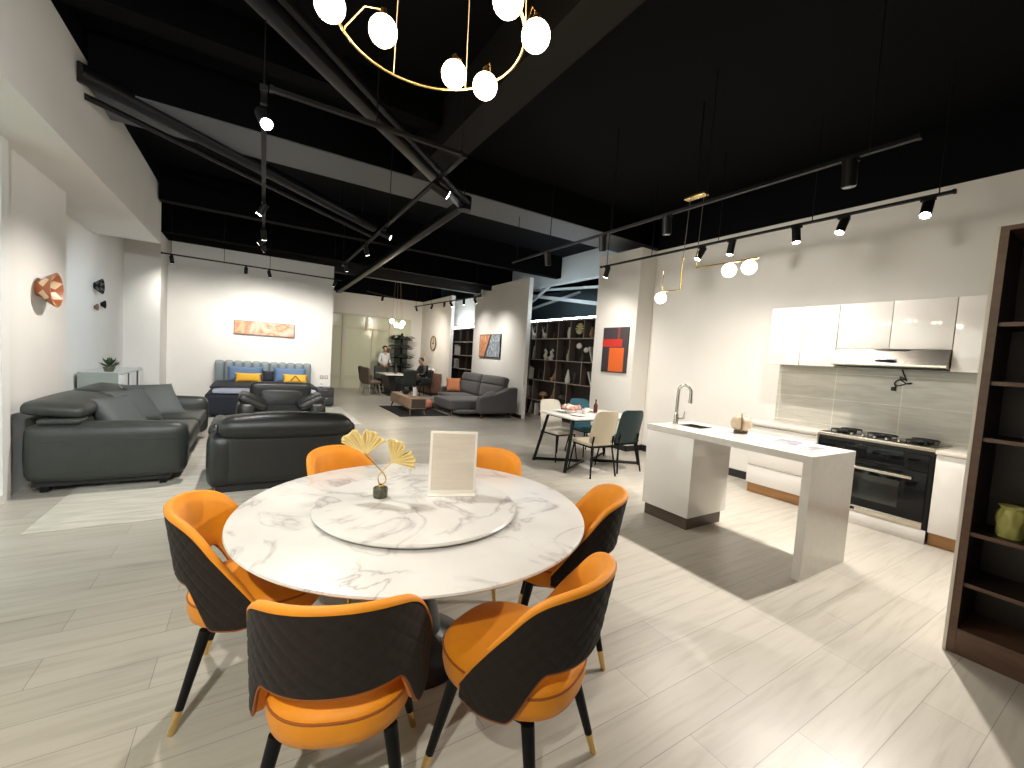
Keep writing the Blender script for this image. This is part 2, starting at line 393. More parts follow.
struct('beam_cross_bed', B().box(-4.4, 9.8, 11.5, 11.7, 3.72, CEIL), BEAM_PAINT)
struct('beam_cross_mid', B().box(-1.35, 9.8, 9.0, 9.2, 3.74, CEIL), BEAM_PAINT)
struct('beam_cross_far', B().box(-4.4, 9.8, 13.2, 13.4, 3.70, CEIL), mat('brown_grey_beam', (0.02, 0.017, 0.014), 0.6))
def duct(name, label, path, r):
    b = B()
    for p, q in zip(path, path[1:]):
        bb = beam('', p, q, r*2, r*2, None, True)
        me = bpy.data.meshes.new('t'); bb.bm.to_mesh(me); bb.bm.free(); b.bm.from_mesh(me); bpy.data.meshes.remove(me)
    o = b.build(name, PIPE_PAINT, None, 40)
    o['label'] = label; o['category'] = 'duct'
    return o
dd = thing('ceiling_duct', 'black square ceiling duct pair running diagonally then bending back towards the bed wall', 'duct', (0, 0, 3.6))
for k, (a, r) in enumerate((((0, 0), 0.06), ((0.17, -0.06), 0.03))):
    pts = [(-1.3+a[0], 1.90+a[1], 0), (2.40+a[0]*0.4, 5.45+a[1], 0), (2.62+a[0]*0.6, 16.9, 0)]
    b = B()
    for p, q in zip(pts, pts[1:]):
        bb = beam('', p, q, r*2, r*2, None, True); me = bpy.data.meshes.new('t'); bb.bm.to_mesh(me); bb.bm.free(); b.bm.from_mesh(me)
    b.build('duct_run', PIPE_PAINT, dd, 40)
B().cyl((2.42, 5.42, -0.09), (2.42, 5.42, 0.09), 0.09, n=20).build('elbow', PIPE_PAINT, dd, 40)
for p in ((0.2, 3.35), (2.42, 5.45), (2.5, 9.5), (2.6, 14)):
    B().cyl((p[0], p[1], 0.05), (p[0], p[1], 0.7), 0.008, n=6).build('hanger_rod', PIPE_PAINT, dd)
d2 = thing('ceiling_duct', 'black round duct running diagonally out of the left bulkhead', 'duct', (0, 0, 3.8))
B().cyl((-1.37, 5.35, 0), (1.85, 8.2, 0), 0.085, n=18).build('duct_run', PIPE_PAINT, d2, 40)
B().cyl((-1.37, 5.55, -0.12), (1.85, 8.4, -0.12), 0.03, n=10).build('conduit', PIPE_PAINT, d2, 40)
for p in ((-0.6, 6.03), (1.2, 7.62)):
    B().cyl((p[0], p[1], 0.05), (p[0], p[1], 0.5), 0.008, n=6).build('hanger_rod', PIPE_PAINT, d2)
K = 1.25
struct('wall_beyond_light_stop', B().box(6.3, 10, 2.9, 3.0, 0, CEIL).box(6.75, 10, 17.0, 17.15, 0, CEIL), DARK_ROOM)  # unseen end walls added to keep world light out beyond the opening
struct('wall_left_far_light_stop', B().box(-4.45, -2.35, 12.0, 12.15, 0, CEIL), WHITE_WALL)  # unseen closure added where world light would leak in at the far left

# ------------------------------------------------------------------ dining set
TX, TY = 0.742, 2.008
t = thing('dining_table', 'large round white marble dining table on a dark flared pedestal', 'table', (TX, TY, 0))
B().lathe([(0.02, 0.738), (0.787, 0.738), (0.822, 0.744), (0.830, 0.752), (0.827, 0.759), (0.818, 0.762), (0.02, 0.762)], n=96).build('tabletop', MARBLE, t, 30)
B().lathe([(0.30, 0.0), (0.30, 0.012), (0.28, 0.03), (0.14, 0.12), (0.085, 0.34), (0.10, 0.52), (0.20, 0.70), (0.24, 0.737)], n=40).build('pedestal', mat('blue_black_lacquer', (0.012, 0.016, 0.022), 0.25), t, 40)
SX, SY = 0.722, 1.972
ls = thing('lazy_susan', 'white marble turntable disc in the middle of the round dining table', 'turntable', (SX, SY, 0.7625))
B().lathe([(0.02, 0.008), (0.470, 0.008), (0.484, 0.013), (0.487, 0.020), (0.481, 0.027), (0.02, 0.028)], n=80).build('disc', MARBLE, ls, 30)
B().lathe([(0.14, 0.0), (0.15, 0.004), (0.14, 0.0079)], n=40).build('bearing_ring', CHROME, ls, 40)
ZS = 0.7905

sg = thing('sign_holder', 'upright white sign stand with a blank cream sheet on the marble turntable', 'sign', (0.92, 2.022, ZS), math.radians(-20.5))
Mt = Matrix.Rotation(math.radians(-4), 4, 'X')
B().box(-0.125, 0.125, -0.004, 0.004, 0.004, 0.335, bev=0.002, M=Mt).build('panel', mat('clear_acrylic_white', (0.92, 0.90, 0.87), 0.12), sg, 40)
B().box(-0.112, 0.112, -0.0056, -0.0046, 0.022, 0.322, M=Mt).build('paper_sheet', mat('cream_paper', (0.70, 0.64, 0.575), 0.55, var=0.06, vscale=4, stretch=(1, 1, 12)), sg)
B().box(-0.125, 0.125, -0.045, 0.045, 0, 0.006, bev=0.002).build('foot', mat('clear_acrylic_white', (0.92, 0.90, 0.87), 0.12), sg, 40)

og = thing('ginkgo_ornament', 'gold ginkgo leaf ornament with two fan leaves on a dark green base', 'ornament', (0.566, 2.105, ZS))
B().lathe([(0.034, 0), (0.036, 0.003), (0.036, 0.046), (0.033, 0.05), (0.01, 0.051)], n=28).build('base', mat('dark_green_stone', (0.075, 0.08, 0.055), 0.25, var=0.4, vscale=40), og, 40)
B().lathe([(0.012, 0.05), (0.012, 0.064), (0.005, 0.068)], n=16).build('collar', BRASS, og, 40)
# local frame: u = across the picture (camera right, horizontal), built facing the viewer
ux = Vector((0.852, -0.523, 0))
def ginkgo(tipu, tipz, baseu, basez, tilt, Rr, spread, twist):
    ctrl = [Vector((0, 0, 0.06)), ux*(-baseu*0.8) + Vector((0, 0, 0.10)), ux*baseu*0.2 + Vector((0, 0, 0.14)), ux*(baseu) + Vector((0, 0, basez))]
    def bz(s):
        a, b, c, d = ctrl
        return a*(1-s)**3+b*3*s*(1-s)**2+c*3*s*s*(1-s)+d*s**3
    st = B().tube([bz(i/16) for i in range(17)], 0.0035, 7).build('stem', BRASS, og, 60)
    fwd = Vector((-0.523, -0.852, 0)).normalized()
    b = B()
    base = ux*baseu+Vector((0, 0, basez))
    def pt(i, j, side):
        th = -spread+2*spread*i
        r = Rr*j
        notch = 1-0.28*math.exp(-(th/0.10)**2)
        edge = notch*(1+0.035*math.sin(th*14))
        rr = r*(edge if j > 0.3 else 1)
        a = th+tilt
        dz = (0.006*math.sin(th*34)*j + 0.03*j*j + twist*th*0.03*j)
        return base + ux*(rr*math.sin(a)) + Vector((0, 0, rr*math.cos(a))) + fwd*(dz+side*0.0015)
    b.grid(lambda i, j: pt(i, 0.04+0.96*j, 0), 73, 10)
    o = b.build('leaf', mat('gold_leaf', (0.78, 0.62, 0.28), 0.4, 0.25), og, 60)
    md = o.modifiers.new('thick', 'SOLIDIFY'); md.thickness = 0.003
ginkgo(0, 0, -0.085, 0.212, -0.10, 0.135, 1.02, 0.4)
ginkgo(0, 0, 0.050, 0.180, 0.80, 0.125, 0.95, -0.3)

# chair -------------------------------------------------------------
def chair_master():
    t = thing('dining_chair', '', 'chair')
    TH = math.radians(103)
    def ss(a, b, x):
        x = max(0, min(1, (x-a)/(b-a))); return x*x*(3-2*x)
    def ztop(th):
        y = -0.25*math.cos(th)
        d = y+0.150
        sp = 0.02*math.log(1+math.exp(d/0.02))
        a = abs(math.degrees(th))
        return 0.84-0.035*min(1.5, (a/55)**2)-1.55*sp
    def zbot(th):
        a = abs(math.degrees(th))
        z = 0.575-0.17*ss(40, 66, a)
        return z + 0.012*ss(84, 103, a)
    def surf(th, tt, off):
        zt = ztop(th); zb = zbot(th); z = zb+(zt-zb)*tt
        k = z-0.45
        fl = 1+0.10*max(-0.05, k)
        x = (0.262+off)*fl*math.copysign(abs(math.sin(th))**0.92, math.sin(th))
        y = -(0.248+off)*fl*math.cos(th)-0.13*max(0, k)*max(0, math.cos(th))
        return Vector((x, y, z))
    # quilted outer shell
    NU, NV = 150, 44
    b = B()
    def quilt(th, tt):
        p = surf(th, tt, 0)
        s = th*0.27
        z = p.z
        d = 0.058
        a1 = abs(math.sin(PI*(s+z*0.95)/d)); a2 = abs(math.sin(PI*(s-z*0.95)/d))
        return 0.0105+0.0065*min(a1, a2, 0.55)*ss(0, 0.06, tt)*ss(0, 0.06, 1-tt)
    b.grid(lambda i, j: surf(-TH+2*TH*i, j, quilt(-TH+2*TH*i, j)), NU, NV)
    o = b.build('back_shell', QUILT, t, 70)
    md = o.modifiers.new('thick', 'SOLIDIFY'); md.thickness = 0.007; md.offset = 0
    # orange lining
    loop = [(0.0, 0.001), (0.0, -0.018), (0.06, -0.030), (0.3, -0.036), (0.6, -0.036), (0.86, -0.031), (0.96, -0.024), (1.0, -0.014)]
    lip = [(1.0, -0.012, 0.008), (1.0, -0.002, 0.014), (1.0, 0.010, 0.013), (1.0, 0.0175, 0.006), (1.0, 0.0175, -0.003), (1.0, 0.001, -0.004)]
    prof = [(a, c, 0) for a, c in loop]+lip+[(0.7, 0.001, 0), (0.35, 0.001, 0)]
    b = B(); NP = len(prof); N = 84; rings = []
    for i in range(N):
        f = i/(N-1); th = -TH+2*TH*f
        endk = min(1, min(f, 1-f)/0.035); endk = math.sqrt(max(0.02, 1-(1-endk)**2))
        ring = []
        for (a, c, dz) in prof:
            cc = c*endk if c < 0 else c
            p = surf(th, a, cc); p.z += dz
            ring.append(b.bm.verts.new(p))
        rings.append(ring)
    for A_, B_ in zip(rings, rings[1:]):
        for k in range(NP): b.bm.faces.new((A_[k], A_[(k+1) % NP], B_[(k+1) % NP], B_[k]))
    b.bm.faces.new(rings[0]); b.bm.faces.new(rings[-1][::-1])
    ln = b.build('back_lining', ORANGE, t, 75)
    # piping on the arched lower edge
    pts = [surf(-TH+2*TH*i/80, 0, 0.008)+Vector((0, 0, -0.004)) for i in range(81)]
    B().tube(pts, 0.0055, 6).build('piping', PIPING, ln, 60)
    # seat
    def se(r, z, n=52, e=2.5):
        out = []
        for k in range(n):
            a = 2*PI*k/n; c = math.cos(a); s = math.sin(a)
            out.append(Vector((0.228*r*math.copysign(abs(c)**(2/e), c), 0.262*r*math.copysign(abs(s)**(2/e), s)+0.022, z)))
        return out
    b = B(); rings = []
    prof = [(0.02, 0.362), (0.76, 0.362), (0.90, 0.368), (0.97, 0.384), (1.0, 0.415), (1.0, 0.452), (0.992, 0.466), (0.955, 0.482), (0.86, 0.492), (0.6, 0.499), (0.3, 0.502), (0.02, 0.503)]
    for r, z in prof: rings.append([b.bm.verts.new(p) for p in se(r, z)])
    for A_, B_ in zip(rings, rings[1:]):
        n = len(A_)
        for k in range(n): b.bm.faces.new((A_[k], A_[(k+1) % n], B_[(k+1) % n], B_[k]))
    b.bm.faces.new(rings[0][::-1]); b.bm.faces.new(rings[-1])
    st = b.build('seat_cushion', ORANGE, t, 60)
    B().tube(se(0.995, 0.463), 0.0045, 6, closed=True).build('piping', PIPING, st, 60)
    B().box(-0.17, 0.17, -0.15, 0.16, 0.348, 0.3615, bev=0.004).build('under_frame', BLACK_METAL, t, 40)
    for sx in (-1, 1):
        for sy in (-1, 1):
            a = Vector((sx*0.165, 0.01+sy*0.155, 0.3615)); q = Vector((sx*0.235, 0.0+sy*0.235, 0.0))
            m = a.lerp(q, 0.765)
            lg = B().cyl(a, m, 0.0225, 0.015, 16).build('leg', BLACK_METAL, t, 40)
            B().cyl(m, q, 0.0152, 0.0115, 16).build('brass_tip', BRASS, lg, 40)
    return t
CH = [((0.035, 2.14), -9, 'orange and charcoal dining chair left of the round table, seen from its side'),
      ((0.294, 1.424), 69, 'orange and charcoal dining chair nearest the camera with its quilted back turned to us'),
      ((0.87, 1.23), 115, 'orange and charcoal dining chair at the front right, its dark curved back crossing the seat'),
      ((1.50, 1.765), 142, 'orange and charcoal dining chair right of the table, behind the front right chair'),
      ((1.35, 2.515), 221, 'orange dining chair peeking over the far right table edge behind the sign'),
      ((0.60, 2.80), 300, 'orange dining chair peeking over the far left table edge behind the gold leaves')]
ch = chair_master()
for i, (c_, ang, lab) in enumerate(CH):
    loc = (c_[0], c_[1], 0); rz = math.radians(ang)-PI/2
    if i == 0: ch.location = loc; ch.rotation_euler = (0, 0, rz); ch['label'] = lab; ch['group'] = 'dining chairs around the marble table'
    else: dup(ch, loc, rz, lab)

# chandelier --------------------------------------------------------
RC = Vector((0.599, 1.765, 2.86)); RR = 0.383
cd = thing('ring_chandelier', 'gold wire ring chandelier with glowing globe bulbs above the round table', 'chandelier', tuple(RC))
B().tube([(RR*math.cos(2*PI*k/72), RR*math.sin(2*PI*k/72), 0) for k in range(72)], 0.0065, 10, closed=True).build('ring', BRASS, cd, 60)
B().lathe([(0.09, 0), (0.09, 0.025), (0.02, 0.03)], c=(0, 0, CEIL-RC.z-0.032), n=32).build('canopy', BRASS, cd, 40)
GL = [(162, 0.012, 0.10, 0.0), (142, -0.17, 0.02, 0.0), (44.5, -0.143, 0.0, -0.02), (21.8, -0.044, 0.0, -0.04), (-36, 0.045, 0.03, -0.02), (-60, -0.026, 0.03, 0.0), (-105, 0.03, 0.03, -0.02), (-150, 0.03, 0.03, -0.02), (195, -0.05, 0.02, 0)]
for k, (an, dr, up, dz) in enumerate(GL):
    a = math.radians(an); e = Vector((math.cos(a), math.sin(a), 0)); gp = e*(RR+dr)+Vector((0, 0, dz))
    g = B().sphere(gp, 0.058, 24).build('globe_bulb', BULB, cd, 60)
    an_ = e*RR
    B().cyl(gp+Vector((0, 0, 0.05)), gp+Vector((0, 0, 0.085)), 0.016, 0.014, 14).build('socket_cap', BRASS, g, 40)
    tp = gp+Vector((0, 0, 0.085))
    B().tube([tp, tp.lerp(an_+Vector((0, 0, 0.06)), 0.5)+Vector((0, 0, 0.03)), an_+Vector((0, 0, 0.02)), an_], 0.0042, 7).build('arm', BRASS, g, 60)
for an in (98, 160, 44, 285, -30):
    a = math.radians(an)
    B().tube([(RR*math.cos(a), RR*math.sin(a), 0), (RR*0.96*math.cos(a), RR*0.96*math.sin(a), 0.5), (0.06*math.cos(a), 0.06*math.sin(a), CEIL-RC.z-0.03)], 0.0022, 6).build('suspension_cord', mat('pale_cord', (0.75, 0.6, 0.42), 0.5), cd, 60)
for (x, y, z, e) in ((0.2, 0.25, -0.12, 9), (-0.25, 0.15, -0.12, 9), (0.1, -0.3, -0.12, 9)):
    L = bpy.data.lights.new('chandelier_glow', 'POINT'); L.energy = e; L.color = (1, 0.80, 0.55); L.shadow_soft_size = 0.06
    o = bpy.data.objects.new('chandelier_glow', L); C.objects.link(o); o.parent = cd; o.location = (x, y, z)

# ------------------------------------------------------------------ kitchen
isl = thing('island_worktop', 'white quartz island worktop with a waterfall leg at its near end', 'worktop', (0, 0, 0))
B().box(3.53, 4.29, 1.42, 2.56, 0.896, 0.95).box(3.53, 4.29, 2.84, 2.955, 0.896, 0.95).box(3.53, 3.85, 2.56, 2.84, 0.896, 0.95).box(4.11, 4.29, 2.56, 2.84, 0.896, 0.95).build('slab', QUARTZ, isl)
B().box(3.53, 4.29, 1.42, 1.48, 0, 0.8955).build('waterfall_leg', QUARTZ, isl)
ic = thing('island_cabinet', 'glossy white island sink cabinet with a dark brown kickboard', 'cabinet', (0, 0, 0))
B().box(3.55, 4.14, 2.40, 2.945, 0.125, 0.72, bev=0.003).box(3.55, 3.84, 2.40, 2.945, 0.7195, 0.894).box(4.12, 4.14, 2.40, 2.945, 0.7195, 0.894).box(3.84, 4.12, 2.40, 2.55, 0.7195, 0.894).box(3.84, 4.12, 2.85, 2.945, 0.7195, 0.894).build('body', GLOSS_WHITE, ic, 30)
B().box(3.535, 3.549, 2.40, 2.945, 0.125, 0.893, bev=0.002).build('end_panel', GLOSS_WHITE, ic, 30)
B().box(3.57, 4.12, 2.43, 2.93, 0, 0.1245).build('kickboard', KICK_D, ic)
for y0, y1 in ((2.405, 2.67), (2.675, 2.94)):
    d_ = B().box(4.141, 4.158, y0, y1, 0.13, 0.88, bev=0.002).build('door', GLOSS_WHITE, ic, 30)
sk = thing('kitchen_sink', 'stainless undermount sink set into the white island worktop', 'sink', (0, 0, 0))
B().box(3.853, 4.107, 2.563, 2.837, 0.745, 0.75).box(3.853, 3.858, 2.563, 2.837, 0.75, 0.947).box(4.102, 4.107, 2.563, 2.837, 0.75, 0.947).box(3.858, 4.102, 2.563, 2.568, 0.75, 0.947).box(3.858, 4.102, 2.832, 2.837, 0.75, 0.947).build('basin', CHROME, sk)
B().cyl((3.98, 2.70, 0.7505), (3.98, 2.70, 0.756), 0.04, n=20).build('drain', STEEL, sk, 40)
fc = thing('kitchen_faucet', 'tall brushed nickel gooseneck faucet beside the island sink', 'faucet', (3.88, 2.872, 0.9505))
pts = [(0, 0, 0.03), (0, 0, 0.30)]+[(0.0+0.062*(1-math.cos(a))*0.35, -0.062*(1-math.cos(a)), 0.345+0.075*math.sin(a)) for a in [PI*i/14 for i in range(1, 14)]]+[(0.043, -0.124, 0.34), (0.043, -0.124, 0.315)]
B().tube(pts, 0.016, 12).build('neck', CHROME, fc, 60)
B().lathe([(0.03, 0), (0.03, 0.006), (0.024, 0.012), (0.022, 0.10), (0.0135, 0.12)], n=24).build('base', CHROME, fc, 40)
B().cyl((0.043, -0.124, 0.325), (0.043, -0.124, 0.235), 0.015, 0.022, 16).build('spray_head', CHROME, fc, 40)
B().cyl((0.02, -0.015, 0.06), (0.075, -0.04, 0.065), 0.010, 0.010, 12).cyl((0.07, -0.038, 0.06), (0.078, -0.042, 0.14), 0.007, 0.005, 10).build('lever', CHROME, fc, 40)
pt_ = thing('ceramic_pot', 'round beige ceramic pot with a brown strap on the island worktop', 'pot', (4.10, 2.29, 0.951))
pr = []
b = B()
def pump(i, j):
    a = 2*PI*i; ph = PI*(0.06+0.84*j)
    r = 0.098*math.sin(ph)**0.72*(1-0.05*(abs(math.sin(a*4)))**0.5)
    return Vector((r*math.cos(a), r*math.sin(a), 0.095-0.078*math.cos(ph)))
V = b.grid(pump, 64, 16, cu=True)
b.bm.faces.new([V[i][0] for i in range(64)][::-1])
b.build('body', mat('beige_ceramic', (0.52, 0.42, 0.30), 0.22), pt_, 60)
B().lathe([(0.062, 0), (0.064, 0.02), (0.055, 0.024)], n=32).build('foot', mat('brown_foot', (0.08, 0.045, 0.02), 0.4), pt_, 40)
B().lathe([(0.045, 0.163), (0.05, 0.172), (0.03, 0.176)], n=28).build('lid', mat('beige_ceramic', (0.52, 0.42, 0.30), 0.22), pt_, 40)
sd = Vector((-0.85, -0.53, 0))
B().tube([sd*0.07+Vector((0, 0, 0.02)), sd*0.104+Vector((0, 0, 0.07)), sd*0.101+Vector((0, 0, 0.12)), sd*0.06+Vector((0, 0, 0.172)), (0, 0, 0.185), sd*-0.06+Vector((0, 0, 0.172)), sd*-0.101+Vector((0, 0, 0.12)), sd*-0.104+Vector((0, 0, 0.07))], 0.008, 8).build('strap', mat('brown_strap', (0.16, 0.09, 0.035), 0.5), pt_, 60)
PAPER = mat('leaflet_paper', (0.70, 0.68, 0.67), 0.4)
PRINT = art_mat('grey_print', [(0.3, (0.07, 0.07, 0.09)), (0.5, (0.16, 0.155, 0.175)), (0.7, (0.30, 0.29, 0.29))], 6, 1)
for (lx, ly, rz, lab, w_, h_) in ((4.13, 1.85, 0.10, 'grey printed leaflet lying on the island beside the pot', 0.42, 0.25), (4.02, 1.60, -0.05, 'pale printed leaflet lying at the near end of the island', 0.40, 0.16)):
    lf = thing('leaflet', lab, 'leaflet', (lx, ly, 0.951), rz, 'leaflets on the island')
    B().box(-w_/2, w_/2, -h_/2, h_/2, 0, 0.003).build('sheet', PAPER, lf)
    B().box(-w_/2+0.015, w_/2-0.12, -h_/2+0.015, h_/2-0.02, 0.0031, 0.0036).build('print', PRINT, lf)

# base units
def drawer_unit(y0, y1, lab):
    t = thing('base_cabinet', lab, 'cabinet', (0, 0, 0))
    B().box(5.572, 6.125, y0+0.002, y1-0.002, 0.125, 0.888).build('body', GLOSS_WHITE, t)
    B().box(5.60, 6.12, y0+0.004, y1-0.004, 0, 0.1245).build('kickboard', KICK_O, t)
    return t
dr = drawer_unit(2.205, 2.975, 'white two drawer base unit with an oak kickboard left of the oven')
for z0, z1 in ((0.13, 0.372), (0.378, 0.70), (0.706, 0.882)):
    f = B().box(5.55, 5.571, 2.21, 2.97, z0, z1, bev=0.002).build('drawer', GLOSS_WHITE, dr, 30)
    B().box(5.546, 5.5495, 2.22, 2.96, z1-0.012, z1-0.004).build('finger_pull', STEEL, f)
sc = drawer_unit(0.45, 1.222, 'white base cabinet with an oak kickboard between the oven and the bookcase')
for y0, y1 in ((0.455, 0.80), (0.806, 1.217)): B().box(5.55, 5.571, y0, y1, 0.13, 0.882, bev=0.002).build('door', GLOSS_WHITE, sc, 30)
CREAM_TOP = mat('cream_worktop', (0.72, 0.66, 0.58), 0.2, var=0.05, vscale=15)
for y0, y1, lab in ((2.203, 3.05, 'cream worktop on the drawer unit left of the hob'), (0.45, 1.224, 'cream worktop right of the hob by the bookcase')):
    tag(B().box(5.535, 6.149, y0, y1, 0.8885, 0.926, bev=0.003).build('worktop', CREAM_TOP, None, 30), lab, 'worktop')
ov = thing('oven', 'wide built-in black glass oven with a steel handle and steel trim', 'oven', (0, 0, 0))
B().box(5.575, 6.12, 1.227, 2.20, 0.02, 0.90).build('body', BLACK_MATTE, ov)
B().box(5.552, 5.574, 1.262, 2.198, 0.695, 0.862, bev=0.002).build('control_panel', BLACK_GLASS, ov, 30)
dr_ = B().box(5.546, 5.573, 1.262, 2.198, 0.205, 0.69, bev=0.003).build('door', BLACK_GLASS, ov, 30)
B().box(5.5445, 5.5458, 1.46, 2.0, 0.29, 0.56).build('window', mat('oven_window', (0.018, 0.020, 0.018), 0.04), dr_)
b = B().box(5.492, 5.512, 1.36, 2.12, 0.606, 0.634, bev=0.004)
for y in (1.42, 2.06): b.box(5.511, 5.546, y-0.012, y+0.012, 0.61, 0.63)
b.build('handle', STEEL, dr_, 40)
for k in range(2): B().cyl((5.552, 1.62+0.33*k, 0.785), (5.535, 1.62+0.33*k, 0.785), 0.02, 0.018, 20).build('knob', BLACK_METAL, ov, 40)
B().box(5.549, 5.574, 1.262, 2.198, 0.135, 0.203, bev=0.002).build('steel_trim', STEEL, ov, 30)
B().box(5.5475, 5.5489, 1.80, 2.02, 0.155, 0.182).build('vent_grille', BLACK_METAL, ov)
B().box(5.553, 5.574, 1.23, 1.26, 0.135, 0.862).build('side_trim', BLACK_METAL, ov)
B().box(5.552, 5.574, 1.23, 2.2, 0.0, 0.132, bev=0.002).build('plinth', GLOSS_WHITE, ov, 30)
hb = thing('gas_hob', 'steel fronted gas hob with five black burner grates above the oven', 'hob', (0, 0, 0.902))
B().box(5.545, 6.10, 1.228, 2.20, 0.0, 0.036, bev=0.003).build('steel_body', STEEL, hb, 30)
B().box(5.60, 6.09, 1.235, 2.193, 0.0361, 0.041, bev=0.002).build('glass_top', BLACK_GLASS, hb, 30)
for (x, y, r) in ((5.73, 2.04, 0.06), (5.96, 2.04, 0.05), (5.84, 1.72, 0.08), (5.73, 1.40, 0.05), (5.96, 1.40, 0.06)):
    g = B().lathe([(r, 0), (r, 0.012), (r*0.8, 0.016), (r*0.75, 0.026), (r*0.3, 0.03)], c=(x, y, 0.0412), n=24).build('burner', BLACK_METAL, hb, 40)
    b = B()
    for k in range(4):
        a = PI/4+k*PI/2; e = Vector((math.cos(a), math.sin(a), 0))
        b.tube([Vector((x, y, 0.043))+e*(r+0.055), Vector((x, y, 0.07))+e*(r+0.05), Vector((x, y, 0.075))+e*0.03], 0.007, 6)
    b.tube([Vector((x, y, 0.07))+Vector((math.cos(k*PI/12), math.sin(k*PI/12), 0))*(r+0.045) for k in range(24)], 0.006, 6, closed=True)
    b.build('pan_grate', BLACK_MATTE, g, 40)
for k in range(5): B().cyl((5.63, 1.52+0.1*k, 0.0412), (5.63, 1.52+0.1*k, 0.062), 0.017, 0.015, 16).build('knob', STEEL, hb, 40)
tag(B().box(6.135, 6.149, 0.45, 2.98, 0.9265, 1.678).build('backsplash', TILE), 'grey veined tile backsplash behind the hob', 'backsplash')

# upper units
def upper(y0, y1, z0, nd, lab):
    t = thing('upper_cabinet', lab, 'cabinet', (0, 0, 0), 0, 'glossy upper cabinets')
    B().box(5.822, 6.148, y0+0.001, y1-0.001, z0, 2.41).build('body', GLOSS_WHITE, t)
    w_ = (y1-y0)/nd
    for k in range(nd): B().box(5.80, 5.8215, y0+w_*k+0.003, y0+w_*(k+1)-0.003, z0+0.002, 2.408, bev=0.002).build('door', GLOSS_WHITE, t, 30)
upper(2.222, 2.978, 1.682, 2, 'glossy white two door wall cabinet left of the range hood')
upper(1.258, 2.220, 1.898, 2, 'glossy white two door wall cabinet directly above the range hood')
upper(0.45, 1.256, 1.682, 2, 'glossy white wall cabinet right of the range hood')
hd = thing('range_hood', 'slim stainless range hood under the white wall cabinets', 'range hood', (0, 0, 0))
B().prism([(5.70, 1.715), (5.70, 1.735), (5.80, 1.895), (6.13, 1.895), (6.13, 1.705), (5.72, 1.705)], 1.262, 2.216, 'y').build('body', STEEL, hd)
B().box(5.74, 6.1, 1.30, 2.18, 1.695, 1.7045).build('filter', BLACK_METAL, hd)
sl = math.atan2(0.16, 0.10)
def hood_plate(y0, y1, u0, u1, nm):
    b = B(); n_ = Vector((-0.16, 0, 0.10)).normalized()*0.002; d_ = Vector((0.10, 0, 0.16))
    P0 = Vector((5.70, 0, 1.735))
    q = [P0+d_*u0, P0+d_*u1]
    vs = [Vector((q[0].x, y0, q[0].z)), Vector((q[0].x, y1, q[0].z)), Vector((q[1].x, y1, q[1].z)), Vector((q[1].x, y0, q[1].z))]
    lo = [b.bm.verts.new(v+n_*0.1) for v in vs]; hi = [b.bm.verts.new(v+n_) for v in vs]
    b.bm.faces.new(lo); b.bm.faces.new(hi)
    for k in range(4): b.bm.faces.new((lo[k], lo[(k+1) % 4], hi[(k+1) % 4], hi[k]))
    b.build(nm, BLACK_GLASS, hd)
hood_plate(1.64, 1.82, 0.08, 0.30, 'control_panel'); hood_plate(1.56, 1.86, 0.88, 0.97, 'vent_slot')
pc = thing('power_cord', 'coiled black power cord with plug hanging on the backsplash under the hood', 'cord', (6.122, 1.70, 1.54))
P = [(0, 0.0, 0.155)]+[(0, 0.03*math.sin(a*1.0)-0.05*math.sin(2*a)-0.02, 0.02+0.035*math.cos(a)-0.02*math.sin(3*a)) for a in [2*PI*i/30 for i in range(2, 42)]]+[(0, 0.03, -0.03), (0, 0.05, -0.05)]
B().tube(P, 0.006, 7).build('cable', BLACK_MATTE, pc, 60)
B().box(-0.015, 0.012, 0.035, 0.075, -0.09, -0.045, bev=0.006).build('plug', BLACK_MATTE, pc, 40)
sw = thing('socket', 'white twin socket plate on the backsplash near the bookcase', 'socket', (6.128, 1.02, 1.50))
B().box(-0.004, 0.006, -0.075, 0.075, -0.045, 0.045, bev=0.003).build('plate', WHITE_MATTE, sw, 40)
for y in (-0.035, 0.035): B().cyl((-0.0041, y, 0), (-0.007, y, 0), 0.016, n=16).build('outlet', IVORY, sw, 40)

# kitchen pendant -----------------------------------------------------
kp = thing('pendant_light', 'brass two arm pendant with three glowing globes above the island', 'pendant light', (3.9, 0, 0))
B().box(-0.04, 0.04, 2.76, 3.0, 3.33, 3.365, bev=0.004).build('canopy', BRASS, kp, 40)
B().cyl((0, 2.88, 3.365), (0, 2.88, CEIL-0.002), 0.008, n=8).build('drop_rod', BLACK_METAL, kp)
B().tube([(0, 2.95, 3.33), (0, 2.972, 2.74)], 0.0035, 6).tube([(0, 2.79, 3.33), (0, 2.808, 2.76)], 0.0035, 6).build('suspension_cord', mat('dark_cord', (0.1, 0.09, 0.08), 0.5), kp)
B().tube([(0, 2.972, 2.74), (0, 2.98, 2.39), (0, 3.215, 2.39)], 0.0085, 8).tube([(0, 2.808, 2.76), (0, 2.808, 2.594), (0, 2.17, 2.594)], 0.0085, 8).build('brass_arm', BRASS, kp, 40)
B().tube([(0, 3.215, 2.39), (0, 3.215, 2.62)], 0.003, 6).build('thin_rod', BRASS, kp)
for y, z, r in ((3.225, 2.322, 0.062), (2.442, 2.520, 0.066), (2.248, 2.520, 0.066)):
    g = B().sphere((0, y, z), r, 24).build('globe_bulb', BULB2, kp, 60)
    B().cyl((0, y, z+r-0.006), (0, y, z+r+0.012), 0.012, n=12).build('cap', BRASS, g, 40)

